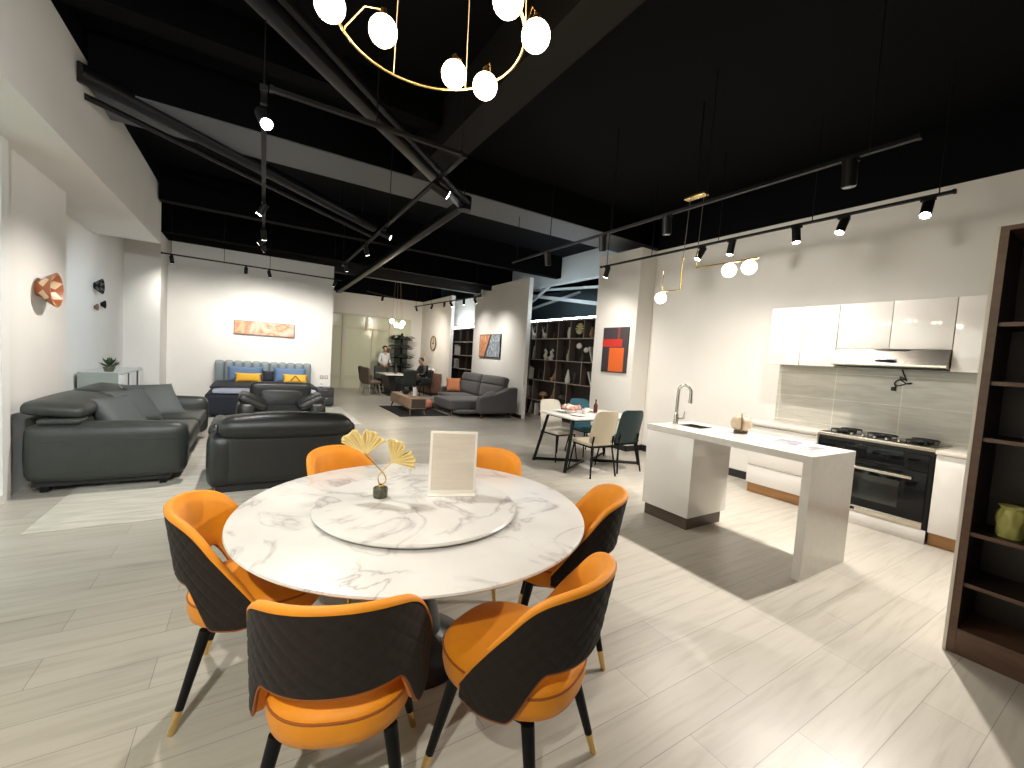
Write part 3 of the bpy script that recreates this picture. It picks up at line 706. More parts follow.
# bookcase at right ---------------------------------------------------
bc = thing('bookcase', 'tall dark walnut open bookcase at the right edge of the picture', 'bookcase', (0, 0, 0))
for y0, y1 in ((0.592, 0.626), (-0.325, -0.30), (-1.225, -1.20)): B().box(3.4905, 3.86, y0, y1, 0, 2.43).build('side_panel', WALNUT, bc)
for y0, y1 in ((0.592, 0.626), (-0.325, -0.30)): B().box(3.485, 3.490, y0, y1, 0, 2.43).build('front_edge', WALNUT_E, bc)
B().box(3.482, 3.87, 0.6265, 0.641, 0, 2.432).build('white_end_panel', mat('cream_laminate', (0.66, 0.62, 0.54), 0.35), bc)
B().box(3.842, 3.86, -1.2, 0.592, 0.0, 2.43).build('back_panel', WALNUT, bc)
B().box(3.485, 3.86, -1.2, 0.592, 2.405, 2.43).build('top_panel', WALNUT_E, bc)
B().box(3.488, 3.84, -1.2, 0.5915, 0.0, 0.15).build('plinth', WALNUT_E, bc)
for z in (0.42, 0.716, 1.261, 1.578, 1.905):
    for y0, y1 in ((-0.2995, 0.5915), (-1.1995, -0.3255)):
        s_ = B().box(3.505, 3.841, y0, y1, z-0.022, z).build('shelf', WALNUT, bc)
        B().box(3.5005, 3.5049, y0, y1, z-0.022, z).build('front_edge', WALNUT_E, s_)
vs = thing('ceramic_vase', 'yellow green crinkled ceramic vase on the walnut bookcase shelf', 'vase', (3.62, 0.465, 0.7165))
b = B()
def vase(i, j):
    a = 2*PI*i
    prof = [(0.0, 0.052), (0.03, 0.058), (0.1, 0.064), (0.14, 0.058), (0.158, 0.046), (0.168, 0.05), (0.176, 0.062)]
    z = 0.176*j
    for (z0, r0), (z1, r1) in zip(prof, prof[1:]):
        if z <= z1+1e-9:
            r = r0+(r1-r0)*(z-z0)/(z1-z0); break
    r *= 0.86*(1+0.05*math.sin(a*5+z*40)+0.03*math.sin(a*9-z*25))
    return Vector((r*math.cos(a), r*math.sin(a), z))
V = b.grid(vase, 56, 20, cu=True)
b.bm.faces.new([V[i][0] for i in range(56)][::-1])
o = b.build('body', mat('chartreuse_glaze', (0.36, 0.345, 0.10), 0.35), vs, 60)
md = o.modifiers.new('thick', 'SOLIDIFY'); md.thickness = 0.004

# red abstract painting
pa = thing('picture', 'dark abstract painting with red bar and orange block on the column', 'painting', (5.757, 5.70, 1.82))
B().box(-0.025, 0.0, -0.32, 0.32, -0.42, 0.42, bev=0.003).build('canvas', mat('charcoal_canvas', (0.045, 0.035, 0.04), 0.7), pa, 40)
B().box(-0.0265, -0.0252, -0.18, 0.32, 0.06, 0.20).build('red_bar', mat('paint_red', (0.55, 0.03, 0.02), 0.6), pa)
B().box(-0.0265, -0.0252, -0.24, 0.13, -0.40, 0.04).build('orange_block', mat('paint_orange', (0.72, 0.13, 0.02), 0.6), pa)
B().box(-0.0265, -0.0252, -0.115, -0.06, 0.20, 0.42).build('brick_strip', mat('paint_brick', (0.22, 0.05, 0.035), 0.6), pa)
# ------------------------------------------------------------------ small dining set by the column
WOODTOP = mat('white_laminate_top', (0.74, 0.71, 0.66), 0.3)
st = thing('dining_table', 'small rectangular white dining table with splayed black legs by the column', 'table', (4.46, 4.84, 0))
B().box(-0.66, 0.66, -0.43, 0.43, 0.735, 0.762, bev=0.008).build('tabletop', WOODTOP, st, 40)
B().box(-0.56, 0.56, -0.33, 0.33, 0.705, 0.7345).build('apron', BLACK_METAL, st)
for sx in (-1, 1):
    for sy in (-1, 1):
        B().tube([(sx*0.58, sy*0.30, 0.71), (sx*0.74, sy*0.38, 0.0)], 0.030, 4).build('leg', BLACK_METAL, st)
for sx in (-1, 1):
    B().tube([(sx*0.73, -0.37, 0.03), (sx*0.08, 0, 0.03), (sx*0.73, 0.37, 0.03)], 0.022, 4).build('floor_bar', BLACK_METAL, st)

def slim_chair(name, m, label, loc, rz, first=None):
    if first:
        return None
    t = thing('dining_chair', label, 'chair', loc, rz, 'chairs at the small table')
    # curved backrest : local +y front, back at -y
    b = B()
    def back(i, j, off):
        u = 2*i-1; z = 0.44+0.47*j
        wd = 0.215*(1-0.05*abs(2*j-1)**4)*(1-0.04*j)
        corner = 1-0.05*max(0, (j-0.85)/0.15)**2
        x = u*wd*corner
        y = -0.20-0.10*j+0.05*u*u+off
        return Vector((x, y, z-0.03*(abs(u)**8)*j))
    prof = []
    N = 13
    F = [[b.bm.verts.new(back(i/(N-1), j/9, 0.014)) for j in range(10)] for i in range(N)]
    K = [[b.bm.verts.new(back(i/(N-1), j/9, -0.014)) for j in range(10)] for i in range(N)]
    for i in range(N-1):
        for j in range(9):
            b.bm.faces.new((F[i][j], F[i+1][j], F[i+1][j+1], F[i][j+1])); b.bm.faces.new((K[i][j], K[i][j+1], K[i+1][j+1], K[i+1][j]))
    for j in range(9):
        b.bm.faces.new((F[0][j], F[0][j+1], K[0][j+1], K[0][j])); b.bm.faces.new((F[N-1][j], K[N-1][j], K[N-1][j+1], F[N-1][j+1]))
    for i in range(N-1):
        b.bm.faces.new((F[i][9], F[i+1][9], K[i+1][9], K[i][9])); b.bm.faces.new((F[i][0], K[i][0], K[i+1][0], F[i+1][0]))
    b.build('backrest', m, t, 50)
    B().rbox(0, 0.02, 0.445, 0.44, 0.44, 0.055, 0.026, bulge=(0, 0, 0.008), n=7).build('seat', m, t, 60)
    B().box(-0.19, 0.19, -0.19, 0.20, 0.395, 0.415).build('seat_frame', BLACK_METAL, t)
    for sx in (-1, 1):
        B().cyl((sx*0.18, 0.18, 0.41), (sx*0.22, 0.235, 0), 0.013, 0.010, 10).build('leg', BLACK_METAL, t, 40)
        B().tube([(sx*0.175, -0.215, 0.56), (sx*0.18, -0.19, 0.41), (sx*0.225, -0.255, 0)], 0.012, 8).build('leg', BLACK_METAL, t, 40)
    return t
BEIGE = mat('beige_vinyl', (0.50, 0.44, 0.33), 0.5); TEAL = mat('dark_teal_vinyl', (0.006, 0.026, 0.031), 0.45); TEAL2 = mat('teal_fabric', (0.016, 0.095, 0.135), 0.55); CREAMV = mat('cream_vinyl', (0.66, 0.63, 0.55), 0.5)
slim_chair('a', BEIGE, 'beige slim chair with its back to us at the near side of the small table', (4.10, 4.35, 0), -0.03)
slim_chair('b', TEAL, 'dark teal slim chair with its back to us next to the beige chair', (4.68, 4.42, 0), -0.05)
slim_chair('c', CREAMV, 'cream slim chair at the far left side of the small table, facing us', (4.16, 5.22, 0), PI+0.05)
slim_chair('d', TEAL2, 'teal slim chair at the far side of the small table, facing us', (4.86, 5.34, 0), PI-0.05)
WHITE_C = mat('white_china', (0.80, 0.78, 0.75), 0.15); PINK = mat('pink_petals', (0.75, 0.36, 0.28), 0.6)
def plate(x, y, lab):
    p = thing('plate', lab, 'plate', (x, y, 0.763), 0, 'plates on the small table')
    B().lathe([(0.07, 0), (0.075, 0.004), (0.125, 0.016), (0.122, 0.019), (0.07, 0.007), (0.01, 0.006)], n=32).build('plate', WHITE_C, p, 40)
    return p
for x, y, lab in ((4.08, 4.68, 'white plate in front of the beige chair'), (4.60, 4.70, 'white plate in front of the dark teal chair'), (4.12, 5.10, 'white plate in front of the cream chair'), (4.72, 5.12, 'white plate in front of the teal chair')):
    plate(x, y, lab)
fl = thing('flower_bowl', 'low bowl of pink and white flowers on the small table', 'flowers', (4.12, 4.90, 0.763))
B().lathe([(0.05, 0), (0.09, 0.03), (0.10, 0.055), (0.095, 0.056), (0.02, 0.05)], n=24).build('bowl', WHITE_C, fl, 40)
rb = random.Random(3); b1 = B(); b2 = B()
for k in range(34):
    a = rb.random()*2*PI; r = 0.12*math.sqrt(rb.random())
    (b1 if k % 3 else b2).sphere((r*math.cos(a), r*math.sin(a), 0.07+0.05*rb.random()), 0.026+0.012*rb.random(), 7, (1, 1, 0.8))
b1.build('pink_blooms', PINK, fl, 60); b2.build('white_blooms', WHITE_C, fl, 60)
for (x, y, lab) in ((4.36, 4.86, 'white coffee cup beside the flower bowl'), (4.52, 4.98, 'white coffee cup at the middle of the small table')):
    c = thing('cup', lab, 'cup', (x, y, 0.763), 0, 'cups on the small table')
    B().lathe([(0.03, 0), (0.04, 0.03), (0.045, 0.07), (0.041, 0.07), (0.035, 0.03), (0.01, 0.01)], n=20).build('body', WHITE_C, c, 40)
    B().tube([(0.042, 0, 0.055), (0.065, 0, 0.05), (0.065, 0, 0.025), (0.04, 0, 0.02)], 0.005, 6).build('handle', WHITE_C, c, 40)
bo = thing('bottle', 'slim dark red bottle standing on the small table behind the beige chair', 'bottle', (4.62, 4.90, 0.763))
B().lathe([(0.03, 0), (0.033, 0.01), (0.033, 0.12), (0.013, 0.16), (0.013, 0.21)], n=20).build('glass', mat('dark_red_glass', (0.09, 0.015, 0.015), 0.15), bo, 40)
B().cyl((0, 0, 0.2101), (0, 0, 0.222), 0.014, n=14).build('cap', BRASS, bo, 40)

# ------------------------------------------------------------------ living area
RGZ = 0.0125
def rug(name, x0, x1, y0, y1, m, lab, z=0.0):
    return tag(B().box(x0, x1, y0, y1, z+0.0005, z+0.012, bev=0.004).build(name, m, None, 40), lab, 'rug')
rug('area_rug', -1.42, 1.45, 4.42, 8.70, RUG, 'pale streaked rug under the dark leather sofa group')
rug('bedside_rug', -1.2, 1.93, 8.75, 11.45, RUG2, 'cream rug under the bed and nightstand')
rug('coffee_table_rug', 2.98, 4.24, 9.70, 11.65, RUG3, 'black rug under the wooden coffee table')

# leather sofa along the left wall: x -1.78..-0.60, y 5.40..8.35
sf = thing('leather_sofa', 'large dark green leather sofa with adjustable headrests along the left wall', 'sofa', (0, 0, RGZ))
y0, y1 = 5.40, 7.95
B().rbox(-1.18, (y0+y1)/2, 0.265, 1.10, y1-y0-0.44, 0.29, 0.05, n=7).build('base', LEATHER, sf, 60)
B().box(-1.70, -0.70, y0+0.1, y1-0.1, 0.05, 0.12).build('plinth', BLACK_MATTE, sf)
for k in range(2):
    L_ = (y1-y0-0.46)/2; yc = y0+0.23+L_*(k+0.5)
    B().rbox(-0.99, yc, 0.40, 0.86, L_-0.008, 0.17, 0.06, bulge=(0.0, 0.0, 0.03), n=9).build('seat_cushion', LEATHER, sf, 60)
    M = Matrix.Translation((-1.50, yc, 0.56)) @ Matrix.Rotation(math.radians(-12), 4, 'Y')
    B().rbox(0, 0, 0, 0.26, L_-0.01, 0.36, 0.09, bulge=(0.03, 0, 0.02), n=9, M=M).build('back_cushion', LEATHER, sf, 60)
    M = Matrix.Translation((-1.555, yc-0.10*(1-k), 0.765)) @ Matrix.Rotation(math.radians(7), 4, 'Y')
    B().rbox(0, 0, 0, 0.44, L_+0.16*(1-k), 0.12, 0.055, bulge=(0, 0, 0.03), n=9, M=M).build('headrest', LEATHER, sf, 60)
def arm(yc, ys):
    B().rbox(-1.15, yc, 0.375, 1.16, ys, 0.53, 0.075, bulge=(0.02, 0.015, 0.02), n=11).build('armrest', LEATHER, sf, 60)
arm(y0+0.12, 0.24); arm(y1-0.12, 0.24)
B().rbox(-1.50, y0+0.13, 0.668, 0.30, 0.22, 0.055, 0.026, n=7).build('arm_flap', LEATHER, sf, 60)
B().tube([(-1.62, y0-0.006, 0.49), (-0.64, y0-0.010, 0.49)], 0.004, 6).build('stitched_seam', LEATHER2, sf)
B().rbox(-1.66, (y0+y1)/2+0.12, 0.40, 0.10, y1-y0-0.36, 0.62, 0.04, n=5).build('back_panel', LEATHER, sf, 60)
for y in (y0+0.14, y1-0.14):
    for x in (-1.62, -0.76): B().box(x-0.03, x+0.03, y-0.03, y+0.03, 0.0, 0.14).build('leg', BLACK_METAL, sf)
def pillow(nm, lab, m, c, sz, rot, grp, piping=None):
    p = thing(nm, lab, 'cushion', c, 0, grp); p.rotation_euler = rot
    b = B()
    def fn(sgn):
        def f(i, j):
            u = 2*i-1; v = 2*j-1
            k = ((1-u**4)*(1-v**4))
            pin = 1-0.10*(1-u*u)*abs(v)**3; pin2 = 1-0.10*(1-v*v)*abs(u)**3
            return Vector((u*sz[0]/2*pin2, v*sz[1]/2*pin, sgn*sz[2]/2*max(0, k)**0.5))
        return f
    b.grid(fn(1), 19, 19); b.grid(fn(-1), 19, 19)
    bmesh.ops.remove_doubles(b.bm, verts=b.bm.verts[:], dist=1e-5)
    b.build('cover', m, p, 70)
    if piping:
        pts = []
        for k in range(80):
            a = k/80*4; sgm = int(a); f = a-sgm
            u, v = [(-1+2*f, -1), (1, -1+2*f), (1-2*f, 1), (-1, 1-2*f)][sgm]
            pin = 1-0.10*(1-u*u)*abs(v)**3; pin2 = 1-0.10*(1-v*v)*abs(u)**3
            pts.append((u*sz[0]/2*pin2, v*sz[1]/2*pin, 0))
        B().tube(pts, 0.006, 6, closed=True).build('piping', piping, p, 60)
    return p
G = 'grey cushions on the leather sofa'
zS = 0.53
pillow('sofa_cushion', 'slate grey cushion propped by the near end of the leather sofa', CUSHION_GREY, (-1.20, 6.02, 0.645), (0.50, 0.50, 0.17), (0, math.radians(52), math.radians(-30)), G)
pillow('sofa_cushion', 'slate grey cushion standing at the middle of the leather sofa back', CUSHION_GREY, (-1.20, 6.62, 0.665), (0.50, 0.50, 0.17), (0, math.radians(52), math.radians(-40)), G)
pillow('sofa_cushion', 'slate grey cushion with a pale edge leaning forward on the leather sofa', CUSHION_GREY, (-1.08, 7.16, 0.665), (0.58, 0.58, 0.17), (0, math.radians(46), math.radians(-55)), G, mat('pale_piping', (0.28, 0.29, 0.28), 0.6))

# recliner armchairs
def armchair(lab, loc, rz, dims, back_h, style):
    W, D = dims
    t = thing('leather_armchair', lab, 'armchair', loc, rz, 'dark leather armchairs')
    B().box(-W/2+0.08, W/2-0.08, -D/2+0.08, D/2-0.08, 0.0, 0.09).build('plinth', BLACK_MATTE, t)
    B().rbox(0, 0.02, 0.22, W-0.36, D-0.1, 0.30, 0.05, n=7).build('base', LEATHER2, t, 60)
    B().rbox(0, 0.10, 0.405, W-0.46, D-0.30, 0.15, 0.06, bulge=(0, 0.01, 0.03), n=9).build('seat_cushion', LEATHER2, t, 60)
    for sx in (-1, 1):
        a = B().rbox(sx*(W/2-0.13), 0.0, 0.33, 0.25, D-0.04, 0.54, 0.09, bulge=(0.02, 0.02, 0.02), n=11).build('armrest', LEATHER2, t, 60)
        M = Matrix.Translation((sx*(W/2-(0.15 if style else 0.21)), 0.10, 0.565 if style else 0.59)) @ Matrix.Rotation(sx*math.radians(-14 if style else -27), 4, 'Y')
        B().rbox(0, 0, 0, 0.31 if style else 0.42, D-0.30, 0.13, 0.06, bulge=(0, 0, 0.03), n=9, M=M).build('arm_pad', LEATHER2, a, 60)
    B().rbox(0, -D/2+0.11, 0.36, W-0.30, 0.22, 0.56, 0.07, bulge=(0, 0.01, 0), n=9).build('back_shell', LEATHER2, t, 60)
    M = Matrix.Translation((0, -D/2+0.22, back_h-0.28)) @ Matrix.Rotation(math.radians(8), 4, 'X')
    B().rbox(0, 0, 0, W-0.50, 0.20, 0.42, 0.09, bulge=(0, 0.03, 0.01), n=9, M=M).build('back_cushion', LEATHER2, t, 60)
    if style:
        B().rbox(0, -D/2+0.11, back_h-0.115, W-0.20, 0.36, 0.20, 0.095, bulge=(0.02, 0.0, 0.045), n=11).build('headrest', LEATHER2, t, 60)
        B().box(-W/2+0.2, W/2-0.2, -D/2+0.03, -D/2+0.2, back_h-0.27, back_h-0.19).build('headrest_hinge', BLACK_MATTE, t)
    else:
        B().rbox(0, -D/2+0.19, back_h-0.25, W-0.32, 0.22, 0.50, 0.07, bulge=(0, 0.01, 0.01), n=11).build('headrest', LEATHER2, t, 60)
    return t
armchair('dark leather armchair with its back to us behind the round table', (0.345, 5.42, RGZ), 0.0, (1.42, 1.06), 0.775, 1)
armchair('dark leather armchair facing us in front of the bed', (0.43, 7.85, RGZ), PI, (1.24, 0.98), 0.86, 0)

# white sideboard in the niche with plant
sb = thing('sideboard', 'white sideboard with open dark slots in the left niche', 'sideboard', (0, 0, 0))
SBW = mat('white_sideboard', (0.66, 0.66, 0.63), 0.35)
SBG = mat('grey_green_end', (0.30, 0.335, 0.30), 0.4)
b = B().box(-2.16, -1.72, 8.5, 10.15, 0.90, 0.93).box(-2.16, -1.72, 8.5, 10.15, 0.06, 0.10).box(-2.16, -2.14, 8.52, 10.13, 0.10, 0.90)
b.box(-2.16, -1.72, 10.13, 10.15, 0.1, 0.9)
for y in (8.52, 9.02, 9.20, 9.62, 9.84): b.box(-2.14, -1.72, y-0.012, y+0.012, 0.10, 0.90)
b.build('carcass', SBW, sb)
B().box(-2.16, -1.72, 8.485, 8.4995, 0.06, 0.93).build('end_panel', SBG, sb)
for ya, yb in ((8.532, 9.008), (9.212, 9.608), (9.852, 10.12)): B().box(-1.719, -1.705, ya, yb, 0.105, 0.895, bev=0.003).build('door', SBW, sb, 40)
for ya, yb in ((9.034, 9.186), (9.634, 9.826)): B().box(-2.13, -1.722, ya, yb, 0.105 if ya < 9.5 else 0.5, 0.885).build('dark_slot', BLACK_MATTE, sb)
for y in (8.6, 10.05): B().box(-2.12, -1.76, y-0.02, y+0.02, 0, 0.0595).build('foot', BLACK_METAL, sb)
pp = thing('potted_plant', 'small dark green potted plant on the white sideboard', 'plant', (-1.88, 8.78, 0.931))
B().lathe([(0.05, 0), (0.075, 0.07), (0.07, 0.07), (0.01, 0.06)], n=20).build('pot', mat('olive_pot', (0.10, 0.10, 0.05), 0.5), pp, 40)
LEAF = mat('dark_leaf', (0.035, 0.06, 0.02), 0.5)
rb = random.Random(5); b = B()
for k in range(40):
    a = rb.random()*2*PI; el = 0.1+rb.random()*1.2; d = Vector((math.cos(a)*math.cos(el), math.sin(a)*math.cos(el), math.sin(el)))
    p = Vector((0, 0, 0.07))+d*(0.06+0.07*rb.random()); s = d.cross(Vector((0, 0, 1))).normalized()*0.022; u = d*0.045+Vector((0, 0, 0.01))
    v = [b.bm.verts.new(q) for q in (p-u, p+s, p+u, p-s)]; b.bm.faces.new(v)
o = b.build('foliage', LEAF, pp); o.modifiers.new('t', 'SOLIDIFY').thickness = 0.002

# wall decor
def bowl(lab, loc, r, m1, m2, petals):
    t = thing('hanging_bowl', lab, 'wall decoration', loc); t.rotation_euler = (0, PI/2, 0)
    B().lathe([(r*0.42, 0), (r*0.5, r*0.18), (r*0.95, r*0.72), (r, r*0.80), (r*0.93, r*0.80), (r*0.4, r*0.22), (0.005, r*0.16)], n=40).build('bowl', m1, t, 40)
    if petals:
        b = B()
        for k in range(petals):
            a0 = 2*PI*k/petals; da = PI/petals*0.8
            pts = []
            for s in (0, 1):
                pass
            ring = []
            for (q, rr, zz) in ((-0.0, 0.53, 0.19), (-da, 0.75, 0.455), (0, 0.985, 0.74), (da, 0.75, 0.455)):
                ring.append(Vector((r*(rr+0.012)*math.cos(a0+q), r*(rr+0.012)*math.sin(a0+q), r*(zz-0.012))))
            v = [b.bm.verts.new(p) for p in ring]; b.bm.faces.new(v)
            ring = []
            for (q, rr, zz) in ((0.0, 0.40, 0.235), (-da, 0.68, 0.53), (0, 0.93, 0.808), (da, 0.68, 0.53)):
                ring.append(Vector((r*(rr-0.012)*math.cos(a0+q), r*(rr-0.012)*math.sin(a0+q), r*(zz+0.012))))
            v = [b.bm.verts.new(p) for p in ring]; b.bm.faces.new(v)
        b.build('petal_inlay', m2, t)
    return t
RUST = mat('rust_lacquer', (0.33, 0.095, 0.035), 0.35); CREAM_I = mat('cream_inlay', (0.66, 0.50, 0.33), 0.4)
bowl('rust bowl with cream petal pattern mounted on the left wall', (-1.848, 6.13, 1.925), 0.175, RUST, CREAM_I, 6)
bowl('large black bowl mounted on the niche wall', (-2.198, 9.40, 2.27), 0.125, BLACK_METAL, mat('grey_inlay', (0.10, 0.10, 0.10), 0.4), 6)
bowl('small black cup mounted below the large black wall bowl', (-2.198, 9.75, 2.0), 0.070, BLACK_METAL, None, 0)
bowl('small brown cup mounted lowest on the niche wall', (-2.198, 9.40, 1.93), 0.058, mat('mauve_brown', (0.22, 0.11, 0.09), 0.5), None, 0)

# bed
bd = thing('bed', 'double bed with blue grey channelled headboard and navy upholstered base', 'bed', (0.27, 0, RGZ))
B().rbox(-0.02, 10.88, 0.25, 2.06, 1.98, 0.44, 0.07, n=7).build('base', NAVY, bd, 60)
B().rbox(0, 10.88, 0.51, 1.86, 1.92, 0.10, 0.045, bulge=(0, 0, 0.015), n=7).build('mattress', LINEN, bd, 60)
B().rbox(0, 10.99, 0.565, 1.98, 1.62, 0.05, 0.028, bulge=(0, 0, 0.01), n=7).build('duvet', NAVY, bd, 60)
b = B().box(-1.0, 1.0, 11.90, 11.975, 0.0, 1.02, bev=0.01)
for k in range(11): b.rbox(-0.918+k*0.1836, 11.88, 0.76, 0.184, 0.12, 0.58, 0.04, bulge=(0, 0.012, 0.01), n=5)
b.build('headboard', BLUEGREY, bd, 60)
for sx in (-1, 1):
    for y in (9.98, 11.7): B().box(sx*0.85-0.03, sx*0.85+0.03, y-0.03, y+0.03, 0, 0.05).build('leg', BLACK_METAL, bd)
G = 'pillows on the bed'
zP = 0.645
pillow('bed_pillow', 'blue pillow at the left side of the bed against the headboard', BLUE_P, (-0.13, 11.70, 0.765), (0.74, 0.38, 0.17), (math.radians(76), 0, 0), G)
pillow('bed_pillow', 'blue pillow at the right side of the bed against the headboard', BLUE_P, (0.80, 11.70, 0.765), (0.74, 0.38, 0.17), (math.radians(76), 0, 0), G)
pillow('bed_pillow', 'plain yellow lumbar pillow at the left of the bed', YELLOW_P, (-0.07, 11.52, 0.70), (0.54, 0.22, 0.12), (math.radians(72), 0, 0), G)
py_ = pillow('bed_pillow', 'yellow lumbar pillow with a dark chevron at the right of the bed', YELLOW_P, (0.90, 11.52, 0.70), (0.54, 0.22, 0.12), (math.radians(72), 0, 0), G)
B().tube([(-0.10, -0.07, 0.060), (0, 0.055, 0.075), (0.10, -0.07, 0.060)], 0.012, 6).build('chevron', BLACK_MATTE, py_)
pillow('bed_pillow', 'small navy pillow between the two blue pillows', NAVY, (0.335, 11.60, 0.73), (0.24, 0.28, 0.12), (math.radians(76), 0, 0), G)
bp = thing('picture', 'long narrow peach and orange abstract painting above the bed', 'painting', (0.245, 11.997, 1.865))
B().box(-0.64, 0.64, -0.032, 0, -0.165, 0.165, bev=0.002).build('frame', mat('grey_frame', (0.16, 0.14, 0.13), 0.5), bp, 40)
B().box(-0.628, 0.628, -0.0345, -0.0325, -0.153, 0.153).build('canvas', art_mat('peach_abstract', [(0.25, (0.62, 0.54, 0.47)), (0.47, (0.64, 0.42, 0.30)), (0.57, (0.62, 0.20, 0.11)), (0.64, (0.58, 0.44, 0.24)), (0.75, (0.36, 0.22, 0.22))], 1.5, 2.2), bp)
ns = thing('nightstand', 'charcoal two drawer nightstand right of the bed', 'nightstand', (1.60, 11.74, RGZ))
NSM = mat('charcoal_lacquer', (0.035, 0.036, 0.038), 0.35)
B().box(-0.20, 0.20, -0.22, 0.22, 0.03, 0.47, bev=0.006).build('body', NSM, ns, 40)
for z in (0.05, 0.26):
    d_ = B().box(-0.185, 0.185, -0.238, -0.2205, z, z+0.195, bev=0.003).build('drawer', NSM, ns, 40)
    B().box(-0.05, 0.05, -0.248, -0.2385, z+0.15, z+0.162).build('handle', STEEL, d_)
B().box(-0.17, 0.17, -0.19, 0.19, 0, 0.0295).build('plinth', BLACK_MATTE, ns)
for k in range(2):
    s_ = thing('socket', ('white switch plate on the bed wall left of its twin' if k == 0 else 'white switch plate on the bed wall nearest the wall end'), 'socket', (1.555+0.115*k, 11.996, 0.735), 0, 'plates by the nightstand')
    B().box(-0.045, 0.045, -0.008, 0, -0.045, 0.045, bev=0.003).build('plate', mat('beige_plate', (0.45, 0.38, 0.33), 0.4), s_, 40)
    B().box(-0.02, 0.02, -0.011, -0.0085, -0.03, 0.03).build('rocker', IVORY, s_)
tl = thing('table_clock', 'small white round clock on the nightstand', 'clock', (1.50, 11.66, RGZ+0.471))
B().cyl((0, 0.012, 0.075), (0, -0.018, 0.075), 0.055, n=28).build('face', WHITE_MATTE, tl, 40)
B().box(-0.035, 0.035, -0.025, 0.02, 0, 0.022, bev=0.004).build('foot', BLACK_METAL, tl, 40)
B().box(-0.003, 0.003, -0.0205, -0.0185, 0.075, 0.115).box(0, 0.028, -0.0205, -0.0185, 0.073, 0.078).build('hands', BLACK_METAL, tl)

# ------------------------------------------------------------------ grid shelves in the recesses
def book(lab, x, y, z, h, th, dp, lean, m, grp):
    t = thing('book', lab, 'book', (x, y, z), 0, grp); t.rotation_euler = (lean, 0, 0)
    B().box(-dp/2, dp/2, -th/2, th/2, 0, h, bev=0.001).build('cover', m, t)
    B().box(-dp/2-0.0008, dp/2-0.006, -th/2+0.002, th/2-0.002, 0.003, h+0.0008).build('pages', WHITE_MATTE, t)
g1 = thing('bookshelf', 'brown grid bookshelf filling the recess behind the small dining set', 'bookshelf', (0, 0, 0))
X0, X1 = 6.35, 6.55
cols = [9.645, 9.18, 8.71, 8.24, 7.775, 7.305, 6.835, 6.37]
rows = [0.10, 0.50, 1.03, 1.56, 2.10, 2.53]
B().box(X1-0.012, X1, 6.36, 9.655, 0.1, 2.53).build('back_panel', SHELF_BACK, g1)
WALNUT_S = mat('dark_brown_laminate', (0.075, 0.055, 0.047), 0.5)
for z in rows:
    s_ = B().box(X0+0.004, X1-0.0125, 6.36, 9.655, z-0.014, z+0.008).build('shelf', WALNUT_S, g1)
    B().box(X0, X0+0.0035, 6.36, 9.655, z-0.014, z+0.008).build('front_edge', SHELF_EDGE, s_)
B().box(X0+0.02, X1, 6.36, 9.655, 0, 0.084).build('plinth', SHELF_EDGE, g1)
lay = {4: [9.18, 8.71, 8.24, 7.775, 7.305, 6.835], 3: [9.18, 8.24, 7.775, 6.835], 2: [8.71, 8.24, 7.305, 6.6], 1: [9.18, 8.24, 7.775, 6.835], 0: [9.18, 8.71, 8.24, 7.305]}
for r_, ys in lay.items():
    for y in ys:
        d_ = B().box(X0+0.004, X1-0.0125, y-0.009, y+0.009, rows[r_]+0.0085, rows[r_+1]-0.0145).build('divider', WALNUT_S, g1)
        B().box(X0, X0+0.0035, y-0.009, y+0.009, rows[r_]+0.0085, rows[r_+1]-0.0145).build('front_edge', SHELF_EDGE, d_)
for y in (9.648, 6.368): B().box(X0, X1-0.0125, y-0.007, y+0.007, 0.109, 2.515).build('side_panel', SHELF_EDGE, g1)
CER = mat('pale_ceramic', (0.74, 0.72, 0.66), 0.4); DARKC = mat('dark_bronze', (0.04, 0.032, 0.028), 0.4); TERRA = mat('terracotta', (0.36, 0.19, 0.10), 0.5)
def vase_(lab, y, z, prof, m, x=6.435, nm='vase'):
    t = thing(nm, lab, 'vase' if nm == 'vase' else 'ornament', (x, y, z))
    B().lathe(prof, n=22).build('body', m, t, 50); return t
z1, z2, z3, z4, z5 = [r+0.0085 for r in rows[:5]]
def deer(lab, y, z, m):
    t = thing('figurine', lab, 'figurine', (6.435, y, z))
    b = B().sphere((0, 0, 0.11), 0.05, 12, (0.7, 1.4, 0.8))
    for sx in (-0.02, 0.02):
        for sy in (-0.045, 0.045): b.cyl((sx, sy, 0.10), (sx, sy*1.1, 0), 0.012, 0.009, 8)
    b.cyl((0, 0.05, 0.12), (0, 0.085, 0.21), 0.022, 0.014, 10).sphere((0, 0.10, 0.215), 0.022, 10, (0.8, 1.5, 0.9))
    b.build('body', m, t, 60)
    b = B()
    for sx in (-1, 1): b.tube([(sx*0.008, 0.09, 0.23), (sx*0.03, 0.085, 0.27), (sx*0.035, 0.08, 0.31)], 0.005, 6)
    b.build('antlers', m, t, 60)
deer('white deer figurine on the top shelf row, far left box', 9.38, z5, CER)
deer('white deer figurine on the top shelf row, second box from the left', 8.92, z5, CER)
vase_('small dark vase on the top shelf row, third box from the left', 8.48, z5, [(0.03, 0), (0.055, 0.06), (0.05, 0.12), (0.02, 0.16), (0.028, 0.18)], DARKC)
vase_('tall pale vase on the top shelf row, right of the middle upright', 7.90, z5, [(0.045, 0), (0.055, 0.1), (0.05, 0.2), (0.03, 0.24), (0.035, 0.26)], CER)
sn = thing('ornament', 'pale starburst disc ornament on the top shelf row', 'ornament', (6.43, 7.54, z5))
b = B()
